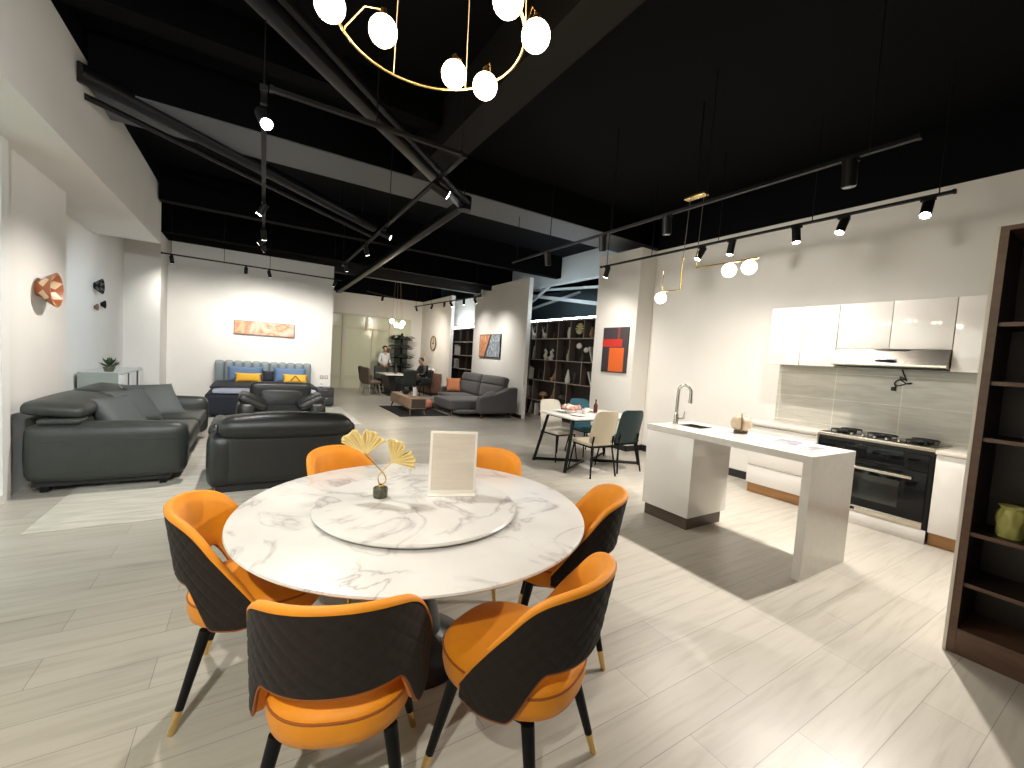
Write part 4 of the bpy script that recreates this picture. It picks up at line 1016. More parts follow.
for k in range(12):
    a = 2*PI*k/12; e = Vector((0, math.cos(a), math.sin(a)))
    b.cyl(Vector((0, 0, 0.22))+e*0.03, Vector((0, 0, 0.22))+e*0.13, 0.012, 0.022, 6)
b.sphere((0, 0, 0.22), 0.045, 10, (0.5, 1, 1)).build('starburst', mat('pale_gold', (0.60, 0.55, 0.30), 0.4), sn, 40)
B().cyl((0, 0, 0), (0, 0, 0.09), 0.012, n=8).cyl((0, 0, 0), (0, 0, 0.012), 0.05, n=18).build('stand', DARKC, sn, 40)
vase_('brown vase on the top shelf row near the column', 7.12, z5, [(0.03, 0), (0.06, 0.08), (0.04, 0.18), (0.02, 0.22), (0.03, 0.25)], TERRA)
vase_('grey vase on the top shelf row beside the brown vase', 6.95, z5, [(0.04, 0), (0.045, 0.14), (0.025, 0.2), (0.03, 0.26)], CER)
GB = 'books in the grid bookshelf'
PB = mat('pale_book_cover', (0.52, 0.49, 0.44), 0.6); GBK = mat('grey_book_cover', (0.26, 0.24, 0.23), 0.6)
book('grey book leaning in the second shelf row, far left box', 6.44, 9.30, z4, 0.34, 0.03, 0.16, 0.16, GBK, GB)
def swan(lab, y, z, s):
    t = thing('figurine', lab, 'figurine', (6.435, y, z))
    B().tube([(0, -0.05*s, 0.03), (0, 0.03*s, 0.10), (0, -0.02*s, 0.20), (0, 0.04*s, 0.26), (0, 0.07*s, 0.22)], lambda f: 0.045*(1-f)+0.014, 10).build('neck_body', CER, t, 60)
    B().lathe([(0.045, 0), (0.05, 0.01), (0.03, 0.03)], n=18).build('base', CER, t, 40)
swan('white curved bird figurine in the second shelf row, left of its pair', 8.80, z4, 1)
swan('taller white curved bird figurine in the second shelf row, right of its pair', 8.56, z4, -1.2)
vase_('pale bottle vase in the second shelf row, right of the middle upright', 7.90, z4, [(0.035, 0), (0.045, 0.08), (0.04, 0.15), (0.015, 0.2), (0.018, 0.26)], mat('celadon', (0.42, 0.44, 0.36), 0.3))
fv = thing('flower_vase', 'vase with two white pompom flowers in the second shelf row', 'flowers', (6.435, 7.38, z4))
B().lathe([(0.04, 0), (0.06, 0.05), (0.03, 0.12), (0.02, 0.15)], n=20).build('vase', DARKC, fv, 50)
b = B(); b.tube([(0, 0, 0.14), (0, 0.05, 0.24), (0, 0.13, 0.33)], 0.005, 6); b.tube([(0, 0, 0.14), (0, -0.06, 0.20), (0, -0.10, 0.24)], 0.005, 6); b.build('stems', LEAF, fv, 60)
B().sphere((0, 0.14, 0.36), 0.07, 14).build('bloom', WHITE_C, fv, 60); B().sphere((0, -0.11, 0.27), 0.062, 14).build('bloom', WHITE_C, fv, 60)
book('pale book leaning at the right of the second shelf row', 6.44, 6.98, z4, 0.36, 0.04, 0.15, -0.36, PB, GB)
for k in range(3): book(('first', 'second', 'third')[k]+' upright book from the left in the middle shelf row', 6.44, 9.55-0.055*k, z3, 0.33-0.02*k, 0.035, 0.15, 0.06 if k == 2 else 0.0, (PB, GBK, PB)[k], GB)
hs = thing('ornament', 'dark horseshoe arch ornament in the middle shelf row', 'ornament', (6.435, 8.98, z3))
B().tube([(0, 0.09*math.cos(a), 0.10+0.16*math.sin(a)) for a in [PI*i/16-0.3 for i in range(0, 22)]], 0.02, 8).build('arch', DARKC, hs, 60)
B().box(-0.04, 0.04, -0.10, 0.10, 0, 0.05).build('base', DARKC, hs)
def horn(lab, y, z):
    t = thing('ornament', lab, 'ornament', (6.435, y, z))
    B().tube([(0, 0.08, 0.04), (0, 0.03, 0.08), (0, -0.03, 0.2), (0, -0.06, 0.36)], lambda f: 0.05*(1-f)+0.006, 10).build('horn', TERRA, t, 60)
    B().lathe([(0.05, 0), (0.06, 0.02), (0.04, 0.045)], n=18).build('base', BRASS, t, 40)
horn('curved brown horn ornament in the middle shelf row, left of the middle upright', 8.40, z3)
horn('curved brown horn ornament in the fourth shelf row', 8.42, z2)
sc_ = thing('ornament', 'pale teardrop sculpture in the middle shelf row', 'ornament', (6.435, 7.86, z3))
B().lathe([(0.05, 0), (0.065, 0.06), (0.05, 0.15), (0.025, 0.26), (0.006, 0.33)], n=20).build('body', CER, sc_, 60)
vase_('dark abstract vase in the middle shelf row beside the teardrop', 7.60, z3, [(0.06, 0), (0.06, 0.02), (0.02, 0.05), (0.05, 0.16), (0.05, 0.22), (0.01, 0.26)], DARKC)
book('pale book leaning at the right of the middle shelf row', 6.44, 6.95, z3, 0.34, 0.045, 0.15, -0.42, PB, GB)
for k in range(3): book(('first', 'second', 'third')[k]+' upright book from the left in the fourth shelf row', 6.44, 9.55-0.05*k, z2, 0.34-0.02*k, 0.036, 0.15, 0.0 if k < 2 else 0.10, (GBK, PB, GBK)[k], GB)
def mush(lab, y, z, m):
    t = thing('ornament', lab, 'ornament', (6.435, y, z))
    B().lathe([(0.04, 0), (0.03, 0.03), (0.022, 0.14)], n=16).build('stem', m, t, 50)
    B().lathe([(0.10, 0.12), (0.115, 0.14), (0.10, 0.19), (0.05, 0.225), (0.01, 0.23)], n=24).build('cap', m, t, 50)
mush('brown mushroom ornament in the fourth shelf row, left', 8.80, z2, TERRA)
mush('dark mushroom ornament in the fourth shelf row, right of the middle upright', 7.98, z2, DARKC)
book('pale book leaning in the lowest shelf row, far left box', 6.44, 9.32, z1, 0.34, 0.05, 0.15, 0.34, PB, GB)
book('thin pale book standing in the lowest shelf row, second box', 6.44, 9.05, z1, 0.30, 0.03, 0.15, 0.05, PB, GB)
ld = thing('led_strip', 'cold white LED strip glowing along the top of the grid bookshelf', 'light strip', (0, 0, 0))
B().box(6.36, 6.40, 6.36, 9.64, 2.555, 2.585).build('diffuser', LED, ld)
B().box(6.355, 6.42, 6.36, 9.64, 2.5385, 2.5545).build('channel', WHITE_MATTE, ld)

g2 = thing('bookshelf', 'dark bookshelf in the far alcove behind the grey sofa', 'bookshelf', (0, 0, 0))
B().box(X1-0.012, X1, 12.11, 14.9, 0.1, 2.5).build('back_panel', SHELF_BACK, g2)
for z in (0.1, 0.58, 1.06, 1.54, 2.02, 2.48): B().box(6.35, X1-0.0125, 12.11, 14.9, z-0.012, z+0.012).build('shelf', SHELF_EDGE, g2)
for y in (12.12, 12.7, 13.3, 13.9, 14.5, 14.89): B().box(6.352, X1-0.0125, y-0.009, y+0.009, 0.02, 2.467).build('divider', WALNUT, g2)
for k in range(4): book(('first', 'second', 'third', 'fourth')[k]+' upright book from the left in the far alcove shelf', 6.44, 14.45-0.06*k, 1.5525, 0.36-0.02*k, 0.04, 0.15, 0, (PB, GBK, GBK, PB)[k], 'books in the far alcove shelf')
for k in range(3): book(('first', 'second', 'third')[k]+' lower upright book from the left in the far alcove shelf', 6.44, 14.45-0.06*k, 1.0725, 0.34-0.02*k, 0.04, 0.15, 0, (PB, PB, GBK)[k], 'books in the far alcove shelf')
vase_('small pale vase on the upper row of the far alcove shelf', 12.95, 2.0325, [(0.04, 0), (0.05, 0.1), (0.03, 0.2), (0.03, 0.3)], CER)
l2 = thing('led_strip', 'cold white LED strip glowing on top of the far alcove shelf', 'light strip', (0, 0, 0))
B().box(6.36, 6.40, 12.12, 14.9, 2.515, 2.56).build('diffuser', LED, l2)
B().box(6.355, 6.42, 12.12, 14.9, 2.4925, 2.5145).build('channel', WHITE_MATTE, l2)
bxs = thing('mounted_speaker', 'small dark box speaker high in the far alcove', 'speaker', (6.66, 13.0, 3.35))
B().box(-0.12, 0.03, -0.16, 0.16, -0.2, 0.2, bev=0.01).build('cabinet', DARK_ROOM, bxs, 40)
B().cyl((-0.121, 0, -0.06), (-0.128, 0, -0.06), 0.10, n=24).cyl((-0.121, 0, 0.11), (-0.128, 0, 0.11), 0.05, n=20).build('driver', BLACK_MATTE, bxs, 40)

# white steel members seen through the opening above the grid shelf
def member(p, q, wd, ht, lab):
    o = beam('', p, q, wd, ht, None).build('roof_brace', PALE_STEEL); tag(o, lab, 'steel brace', 'white roof braces beyond the opening')
member((7.2, 10.9, 3.50), (7.2, 6.4, 2.80), 0.08, 0.09, 'thick white sloping brace crossing the opening above the grid shelf')
member((7.5, 11.2, 3.15), (7.5, 8.9, 3.45), 0.06, 0.06, 'thin white brace rising under the thick brace')
member((7.3, 10.9, 3.66), (7.3, 6.4, 3.36), 0.07, 0.06, 'upper white horizontal brace in the opening')
member((7.1, 10.6, 3.28), (7.1, 9.3, 3.85), 0.06, 0.06, 'white diagonal brace at the left of the opening')
tag(B().box(6.9, 7.1, 6.5, 11.5, 3.62, 4.28).build('roof_girder', PALE_STEEL), 'pale deep girder at the top of the opening above the shelf', 'girder')
# ------------------------------------------------------------------ grey sectional by the pillar
gs = thing('sectional_sofa', 'grey fabric sectional sofa with chaise against the painted pillar', 'sofa', (0, 0, 0))
B().rbox(4.93, 10.15, 0.29, 1.48, 1.20, 0.24, 0.05, bulge=(0, 0, 0.02), n=9).build('chaise_seat', GREY_SOFA, gs, 60)
B().rbox(5.20, 11.30, 0.29, 0.94, 1.06, 0.24, 0.05, bulge=(0, 0, 0.02), n=9).build('seat', GREY_SOFA, gs, 60)
B().box(4.30, 5.80, 9.30, 11.95, 0.115, 0.175).build('frame', GREY_SOFA, gs)
for k, (ya, yb) in enumerate(((9.30, 10.60), (10.61, 11.92))):
    M = Matrix.Translation((5.60, (ya+yb)/2, 0.60)) @ Matrix.Rotation(math.radians(8), 4, 'Y')
    B().rbox(0, 0, 0, 0.24, yb-ya-0.01, 0.42, 0.08, bulge=(0.03, 0, 0.01), n=9, M=M).build('back_cushion', GREY_SOFA, gs, 60)
    M = Matrix.Translation((5.62, (ya+yb)/2, 0.90)) @ Matrix.Rotation(math.radians(14), 4, 'Y')
    B().rbox(0, 0, 0, 0.18, yb-ya-0.02, 0.27, 0.07, bulge=(0.02, 0, 0.01), n=9, M=M).build('headrest', GREY_SOFA, gs, 60)
B().rbox(5.77, 10.6, 0.40, 0.14, 2.86, 0.58, 0.05, n=7).build('back_frame', GREY_SOFA, gs, 60)
def sl_arm(ya, yb, x0):
    b = B()
    poly = [(x0, 0.13), (x0, 0.50), (x0+0.05, 0.55), (x0+0.45, 0.58), (5.55, 0.76), (5.82, 0.80), (5.82, 0.13)]
    b.prism(poly, ya, yb, 'y')
    bmesh.ops.bevel(b.bm, geom=b.bm.edges[:], offset=0.03, segments=3, affect='EDGES')
    return b.build('armrest', GREY_SOFA, gs, 60)
sl_arm(9.05, 9.29, 4.74); sl_arm(11.93, 12.09, 4.9)
for (x, y) in ((4.27, 9.66), (4.27, 10.66), (5.7, 9.15), (5.7, 12.0), (4.85, 9.15), (4.98, 12.0)):
    B().cyl((x, y, 0.14), (x-0.02, y, 0.0), 0.022, 0.014, 10).build('leg', WALNUT_E, gs, 40)
p_ = pillow('sofa_cushion', 'square terracotta orange cushion on the grey sectional', mat('terracotta_cushion', (0.50, 0.17, 0.07), 0.7), (5.15, 11.62, 0.645), (0.44, 0.44, 0.15), (math.radians(70), 0, -0.3), None)
pillow('sofa_cushion', 'flat dark grey cushion by the near arm of the grey sectional', mat('plum_grey_cushion', (0.06, 0.05, 0.055), 0.7), (5.30, 9.56, 0.53), (0.42, 0.40, 0.13), (math.radians(10), math.radians(-22), 0.2), None)

ct = thing('coffee_table', 'low walnut coffee table on tapered legs standing on the black rug', 'coffee table', (3.45, 10.65, RGZ))
CW = wood_mat('brown_oak', (0.22, 0.135, 0.085), (0.30, 0.19, 0.125), (10, 1, 10))
B().box(-0.20, 0.20, -0.85, 0.85, 0.155, 0.41, bev=0.006).build('body', CW, ct, 40)
B().box(-0.175, 0.175, -0.858, -0.8505, 0.175, 0.39).build('end_panel', mat('dark_end', (0.04, 0.028, 0.022), 0.5), ct)
for k in range(2): B().box(-0.209, -0.2005, -0.835+0.84*k, -0.01+0.84*k, 0.175, 0.39, bev=0.002).build('drawer', CW, ct, 30)
for sx in (-1, 1):
    for sy in (-1, 1): B().cyl((sx*0.16, sy*0.74, 0.156), (sx*0.19, sy*0.82, 0), 0.024, 0.013, 10).build('leg', WALNUT_E, ct, 40)
tz = RGZ+0.411
bxw = thing('price_card', 'blank white upright card on the coffee table', 'card', (3.56, 10.45, tz), 0.3)
B().box(-0.05, 0.05, -0.008, 0.008, 0.008, 0.22, bev=0.003).build('card', WHITE_MATTE, bxw, 40)
B().box(-0.06, 0.06, -0.03, 0.03, 0, 0.0075).build('foot', WHITE_MATTE, bxw)
bpt = thing('bowl', 'small black bowl on the coffee table beside the white card', 'bowl', (3.46, 10.85, tz))
B().lathe([(0.05, 0), (0.09, 0.05), (0.10, 0.10), (0.092, 0.10), (0.07, 0.04), (0.01, 0.02)], n=24).build('body', BLACK_MATTE, bpt, 50)
B().lathe([(0.052, 0.0), (0.056, 0.006), (0.05, 0.012)], n=24).build('foot_ring', BRASS, bpt, 40)
pf = thing('pouf', 'small peach pouf on the floor between the coffee table and the grey sectional', 'pouf', (4.05, 11.0, RGZ))
B().rbox(0, 0, 0.14, 0.34, 0.34, 0.24, 0.08, bulge=(0.02, 0.02, 0.02), n=9).build('cushion', mat('peach_fabric', (0.62, 0.22, 0.15), 0.7), pf, 60)
B().lathe([(0.12, 0), (0.13, 0.02), (0.12, 0.03)], n=24).build('base', WALNUT_E, pf, 40)

# diptych, clock, emergency light
dp = thing('picture', 'square abstract painting split between orange and grey blue on the pillar', 'painting', (5.947, 10.93, 1.865))
B().box(-0.035, 0, -0.64, 0.64, -0.34, 0.34, bev=0.003).build('frame', BLACK_METAL, dp, 40)
rust = art_mat('rust_marbling', [(0.3, (0.55, 0.33, 0.20)), (0.5, (0.50, 0.14, 0.04)), (0.65, (0.62, 0.40, 0.27))], 2.6, 3)
slate = art_mat('slate_marbling', [(0.3, (0.50, 0.53, 0.55)), (0.5, (0.10, 0.13, 0.17)), (0.65, (0.42, 0.46, 0.49))], 2.6, 3)
def xprism(poly, x0, x1): return B().prism(poly, x0, x1, 'x')
xprism([(0.62, -0.32), (0.62, 0.32), (-0.02, 0.32), (0.30, -0.32)], -0.0375, -0.0353).build('orange_half', rust, dp)
xprism([(0.30, -0.32), (-0.02, 0.32), (-0.12, 0.32), (0.20, -0.32)], -0.0375, -0.0353).build('black_band', BLACK_MATTE, dp)
xprism([(0.20, -0.32), (-0.12, 0.32), (-0.62, 0.32), (-0.62, -0.32)], -0.0375, -0.0353).build('slate_half', slate, dp)
ck = thing('clock', 'round wall clock with a thin brown rim on the far right wall', 'clock', (5.948, 15.50, 1.93))
B().tube([(-0.03, 0.27*math.cos(2*PI*k/40), 0.27*math.sin(2*PI*k/40)) for k in range(40)], 0.022, 8, closed=True).build('rim', mat('brown_rim', (0.13, 0.07, 0.04), 0.4), ck, 60)
B().cyl((-0.008, 0, 0), (-0.016, 0, 0), 0.262, n=40).build('face', mat('warm_face', (0.62, 0.53, 0.42), 0.6), ck, 40)
B().box(-0.022, -0.0165, -0.012, 0.012, -0.04, 0.20).box(-0.022, -0.0165, 0.0, 0.15, -0.014, 0.014).cyl((-0.0165, 0, 0), (-0.026, 0, 0), 0.03, n=16).build('hands', BLACK_METAL, ck)
em = thing('mounted_emergency_light', 'white twin head emergency light high on the pillar', 'emergency light', (5.947, 11.75, 3.39))
B().box(-0.06, 0, -0.2, 0.2, -0.06, 0.06, bev=0.012).build('body', WHITE_MATTE, em, 40)
for sy in (-1, 1):
    h_ = B().sphere((-0.07, sy*0.26, 0.0), 0.075, 16, (0.8, 1, 1)).build('lamp_head', WHITE_MATTE, em, 60)
    B().cyl((-0.125, sy*0.26, -0.005), (-0.138, sy*0.26, -0.008), 0.05, n=18).build('lens', BLACK_GLASS, h_, 40)
B().cyl((-0.06, 0, 0.0), (-0.085, 0, 0.0), 0.04, n=16).build('sensor', BLACK_METAL, em, 40)

# ------------------------------------------------------------------ far dining corner
DKW = mat('dark_table', (0.02, 0.017, 0.015), 0.4)
ft = thing('dining_table', 'white topped dining table on a dark base in the far corner', 'table', (4.25, 14.95, 0))
B().box(-0.42, 0.42, -0.72, 0.72, 0.70, 0.735, bev=0.006).build('tabletop', mat('white_stone_top', (0.78, 0.76, 0.70), 0.2), ft, 40)
B().prism([(-0.12, 0.03), (0.12, 0.03), (0.30, 0.699), (-0.30, 0.699)], -0.5, 0.5, 'y').build('pedestal', DKW, ft)
B().box(-0.3, 0.3, -0.6, 0.6, 0, 0.0295).build('base', DKW, ft)
def uphol(lab, loc, rz, m, lm, arms=False):
    t = thing('dining_chair', lab, 'chair', loc, rz, 'chairs in the far dining corner')
    B().rbox(0, 0.02, 0.43, 0.50, 0.50, 0.11, 0.05, bulge=(0, 0, 0.01), n=7).build('seat', m, t, 60)
    M = Matrix.Translation((0, -0.25, 0.68)) @ Matrix.Rotation(math.radians(9), 4, 'X')
    B().rbox(0, 0, 0, 0.50, 0.09, 0.50, 0.045, bulge=(0, -0.02, 0.02), n=7, M=M).build('backrest', m, t, 60)
    if arms:
        for sx in (-1, 1): B().rbox(sx*0.25, 0.0, 0.56, 0.08, 0.46, 0.22, 0.035, n=5).build('armrest', m, t, 60)
    for sx in (-1, 1):
        for sy in (-1, 1): B().cyl((sx*0.19, sy*0.19, 0.39), (sx*0.23, sy*0.25, 0), 0.018, 0.012, 10).build('leg', lm, t, 40)
    return t
BRN = mat('brown_upholstery', (0.125, 0.085, 0.06), 0.6); DKG = mat('dark_green_upholstery', (0.022, 0.026, 0.022), 0.6)
GREYLEG = mat('pale_leg', (0.34, 0.33, 0.28), 0.4)
uphol('brown upholstered chair at the left end of the far dining table', (3.42, 14.55, 0), -PI/2+0.45, BRN, GREYLEG)
uphol('brown upholstered chair behind the leftmost far dining chair', (3.50, 15.25, 0), -PI/2+0.1, BRN, GREYLEG)
uphol('dark upholstered armchair nearest the camera at the far dining table', (4.42, 13.95, 0), 0.25, DKG, BLACK_METAL, True)
uphol('black chair under the seated person in the far corner', (5.15, 14.35, 0), PI/2+0.25, BLACK_MATTE, BLACK_METAL, True)
uphol('black chair at the back of the far dining table near the standing person', (4.15, 15.95, 0), PI, BLACK_MATTE, BLACK_METAL)
for (x, y, lab) in ((4.35, 14.9, 'dark bottle vase on the far dining table'),):
    t = thing('vase', lab, 'vase', (x, y, 0.736))
    B().lathe([(0.05, 0), (0.06, 0.1), (0.025, 0.2), (0.02, 0.34)], n=18).build('body', DARKC, t, 50)
sbd = thing('sideboard', 'brown wooden sideboard against the far right wall', 'sideboard', (5.70, 15.2, 0))
BW = wood_mat('reddish_wood', (0.12, 0.058, 0.038), (0.17, 0.085, 0.055), (2, 10, 10))
B().box(-0.22, 0.22, -0.72, 0.72, 0.10, 0.80, bev=0.005).build('carcass', BW, sbd, 40)
for k in range(3): B().box(-0.238, -0.2205, -0.71+0.475*k, -0.243+0.475*k, 0.12, 0.78, bev=0.003).build('door', BW, sbd, 40)
B().box(-0.18, 0.18, -0.66, 0.66, 0, 0.0995).build('plinth', BLACK_MATTE, sbd)
for k, (y, lab) in enumerate(((14.75, 'white vase at the near end of the brown sideboard'), (15.15, 'small white vase at the middle of the brown sideboard'))):
    t = thing('vase', lab, 'vase', (5.70, y, 0.801))
    B().lathe([(0.04, 0), (0.07, 0.06-0.01*k), (0.05, 0.15), (0.03, 0.2-0.05*k), (0.04, 0.23-0.05*k)], n=18).build('body', WHITE_C, t, 50)
twg = thing('twig_arrangement', 'pale dry twigs in a vase on the brown sideboard', 'twigs', (5.68, 15.55, 0.801))
B().lathe([(0.05, 0), (0.06, 0.1), (0.035, 0.2)], n=16).build('vase', WHITE_C, twg, 50)
rb = random.Random(9); b = B()
for k in range(10):
    a = rb.random()*2*PI; e = Vector((math.cos(a)*0.6, math.sin(a), 0))
    b.tube([(0, 0, 0.18), e*0.06+Vector((0, 0, 0.45)), e*0.18+Vector((0, 0, 0.62+0.22*rb.random()))], 0.004, 5)
    b.sphere(e*0.18+Vector((0, 0, 0.70)), 0.02, 6)
b.build('twigs', mat('dry_twig', (0.48, 0.38, 0.26), 0.7), twg)

# plant stand: tall spiral rack of foliage trays
pr = thing('plant_stand', 'tall dark plant stand with tiers of hanging foliage in front of the far door', 'plant stand', (5.0, 16.5, 0))
B().cyl((0, 0, 0.03), (0, 0, 2.25), 0.045, n=14).build('pole', BLACK_METAL, pr, 40)
B().cyl((0, 0, 0), (0, 0, 0.03), 0.30, n=28).build('base', BLACK_METAL, pr, 40)
FOL = mat('dark_foliage', (0.018, 0.032, 0.018), 0.6)
rb = random.Random(12)
for k in range(5):
    z = 0.55+0.36*k; a = -0.4+0.35*k
    tr = B().lathe([(0.05, z), (0.40, z), (0.42, z+0.035), (0.40, z+0.036), (0.05, z+0.02)], n=28).build('tray', BLACK_METAL, pr, 40)
    b = B()
    for q in range(80):
        an = rb.random()*2*PI; r = 0.25+0.26*rb.random(); p = Vector((r*math.cos(an), r*math.sin(an), z+0.06+0.10*rb.random()))
        d = Vector((math.cos(an), math.sin(an), -0.5*rb.random())).normalized(); s = d.cross(Vector((0, 0, 1))).normalized()*0.055; u = d*0.13
        v = [b.bm.verts.new(x) for x in (p-u, p+s, p+u, p-s)]; b.bm.faces.new(v)
    b.build('foliage', FOL, tr)

fp = thing('cluster_pendant', 'cluster pendant of four glowing glass globes over the far dining table', 'pendant light', (4.28, 15.0, 0))
B().cyl((0, 0, CEIL-0.03), (0, 0, CEIL-0.002), 0.12, n=24).build('canopy', BRASS, fp, 40)
for (x, y, z) in ((-0.12, 0, 2.58), (0.06, 0.05, 2.46), (0.20, -0.03, 2.44), (0.28, 0.06, 2.55)):
    g = B().sphere((x, y, z), 0.085, 20).build('globe_bulb', BULB2, fp, 60)
    B().cyl((x, y, z+0.075), (x, y, z+0.12), 0.02, n=10).build('cap', BRASS, g, 40)
    B().tube([(x, y, z+0.12), (x*0.4, y*0.4, CEIL-0.03)], 0.004, 5).build('cord', mat('tan_cord', (0.4, 0.28, 0.15), 0.5), g)
L = bpy.data.lights.new('pendant_glow', 'POINT'); L.energy = 25; L.color = (1, 0.84, 0.6); L.shadow_soft_size = 0.1
o = bpy.data.objects.new('pendant_glow', L); C.objects.link(o); o.parent = fp; o.location = (0.1, 0, 2.25)

# ------------------------------------------------------------------ people
SKIN = mat('skin', (0.36, 0.20, 0.13), 0.5); HAIR = mat('black_hair', (0.008, 0.007, 0.006), 0.5)
def skinned(name, verts, edges, radii, m, parent, sub=2):
    me = bpy.data.meshes.new(name); me.from_pydata([Vector(v) for v in verts], edges, []); me.update(); me.materials.append(m)
    o = bpy.data.objects.new(name, me); C.objects.link(o); o.parent = parent
    md = o.modifiers.new('skin', 'SKIN'); md.use_smooth_shade = True
    sv = me.skin_vertices[0].data
    for v, r in zip(sv, radii):
        v.radius = (r, r) if not isinstance(r, tuple) else r; v.use_root = False
    sv[0].use_root = True
    o.modifiers.new('sub', 'SUBSURF').levels = sub; o.modifiers['sub'].render_levels = sub
    return o
def hand_chain(V, E, Rr, w, d, sidev, k):
    """palm, four fingers and a thumb grown from the wrist vertex index k"""
    up = d.cross(sidev).normalized()
    palm = len(V); V.append(w+d*0.05); E.append((k, palm)); Rr.append(0.026)
    for f, (o_, l_) in enumerate(((-0.027, 0.060), (-0.009, 0.072), (0.009, 0.068), (0.027, 0.052))):
        a = len(V); V.append(w+d*0.085+sidev*o_); E.append((palm, a)); Rr.append(0.0095)
        b_ = len(V); V.append(w+d*(0.085+l_*0.6)+sidev*o_*1.1+up*0.008); E.append((a, b_)); Rr.append(0.0088)
        c_ = len(V); V.append(w+d*(0.085+l_)+sidev*o_*1.1+up*0.022); E.append((b_, c_)); Rr.append(0.008)
    a = len(V); V.append(w+d*0.035+sidev*-0.042); E.append((palm, a)); Rr.append(0.011)
    b_ = len(V); V.append(w+d*0.075+sidev*-0.058+up*0.01); E.append((a, b_)); Rr.append(0.0095)
def face_head(c, fwd, s, V, E, Rr, neck):
    """head vertices above the neck vertex"""
    up = Vector((0, 0, 1)); c = Vector(c)
    i = len(V); V.append(c+up*-0.03*s+fwd*0.02*s); E.append((neck, i)); Rr.append((0.068*s, 0.075*s))
    j = len(V); V.append(c+up*0.05*s); E.append((i, j)); Rr.append((0.077*s, 0.092*s))
    k = len(V); V.append(c+up*0.10*s-fwd*0.005); E.append((j, k)); Rr.append((0.055*s, 0.065*s))
def face_parts(c, fwd, par):
    c = Vector(c); side = fwd.cross(Vector((0, 0, 1))).normalized(); up = Vector((0, 0, 1))
    B().sphere(c+fwd*0.085+up*0.0, 0.017, 10, (0.8, 0.8, 1.3)).build('nose', SKIN, par, 60)
    for s in (-1, 1):
        B().sphere(c+fwd*0.077+side*s*0.032+up*0.03, 0.010, 8).build('eye', BLACK_GLASS, par, 60)
        B().sphere(c+side*s*0.078+up*0.015, 0.022, 8, (0.7, 0.7, 1.3)).build('ear', SKIN, par, 60)
    B().sphere(c+fwd*0.082-up*0.040, 0.018, 8, (0.9, 0.9, 0.35)).build('mouth', mat('lip', (0.25, 0.09, 0.07), 0.5), par, 60)
    b = B()
    b.sphere(c+up*0.060-fwd*0.016, 0.094, 20, (1, 1, 0.98))
    bmesh.ops.delete(b.bm, geom=[v for v in b.bm.verts if ((v.co-c).dot(fwd) > 0.035 and (v.co-c).z < 0.075) or (v.co-c).z < -0.02], context='VERTS')
    h = b.build('hair', HAIR, par, 60); h.modifiers.new('t', 'SOLIDIFY').thickness = 0.012
def person(lab, loc, rz, pose, shirt, trousers):
    t = thing('person', lab, 'person', loc, rz)
    V = []; E = []; Rr = []
    def add(p, r, par=None):
        V.append(Vector(p)); Rr.append(r)
        if par is not None: E.append((par, len(V)-1))
        return len(V)-1
    J = pose
    pel = add(J['pelvis'], (0.13, 0.10)); wa = add(J['waist'], (0.125, 0.095), pel); chv = add(J['chest'], (0.155, 0.105), wa)
    nb = add(J['neckbase'], (0.07, 0.065), chv); nk = add(J['neck'], 0.052, nb)
    face_head(J['head'], Vector((0, 1, 0)), 1.0, V, E, Rr, nk)
    for s, n in ((-1, 'l'), (1, 'r')):
        sh = add(J['sh'+n], 0.058, chv); el = add(J['el'+n], 0.042, sh); wr = add(J['wr'+n], 0.028, el)
        d = (Vector(J['wr'+n])-Vector(J['el'+n])).normalized(); sd_ = d.cross(Vector((0, 0, 1)))
        sd_ = sd_.normalized() if sd_.length > 0.1 else Vector((0, 1, 0))
        hand_chain(V, E, Rr, Vector(J['wr'+n]), d, sd_*s, wr)
        hp = add(J['hip'+n], 0.088, pel); kn = add(J['kn'+n], 0.058, hp); an = add(J['an'+n], 0.040, kn); to = add(J['to'+n], 0.036, an)
    bd_ = skinned('body', V, E, Rr, SKIN, t)
    face_parts(J['head'], Vector((0, 1, 0)), t)
    # shirt
    sv = [J['pelvis'], J['waist'], J['chest'], J['neckbase']]; se_ = [(0, 1), (1, 2), (2, 3)]; sr = [(0.155, 0.125), (0.15, 0.118), (0.175, 0.125), (0.085, 0.08)]
    for n in 'lr':
        a = len(sv); el = Vector(J['el'+n]); wr = Vector(J['wr'+n])
        sv += [J['sh'+n], J['el'+n], el.lerp(wr, 0.75)]; se_ += [(2, a), (a, a+1), (a+1, a+2)]; sr += [0.076, 0.058, 0.044]
    skinned('shirt', sv, se_, sr, shirt, t)
    tv = [Vector(J['pelvis'])+Vector((0, 0, 0.02)), J['pelvis']]; te = [(0, 1)]; tr_ = [(0.15, 0.12), (0.15, 0.125)]
    for n in 'lr':
        a = len(tv); tv += [J['hip'+n], J['kn'+n], Vector(J['kn'+n]).lerp(Vector(J['an'+n]), 0.92)]; te += [(1, a), (a, a+1), (a+1, a+2)]; tr_ += [0.108, 0.076, 0.06]
    skinned('trousers', tv, te, tr_, trousers, t)
    for n in 'lr':
        a = Vector(J['an'+n]); b_ = Vector(J['to'+n])
        skinned('shoe', [a+Vector((0, -0.02, -0.03)), a.lerp(b_, 0.5)+Vector((0, 0, -0.01)), b_+Vector((0, 0.03, 0.0))], [(0, 1), (1, 2)], [0.052, 0.05, 0.042], BLACK_MATTE, t)
    return t
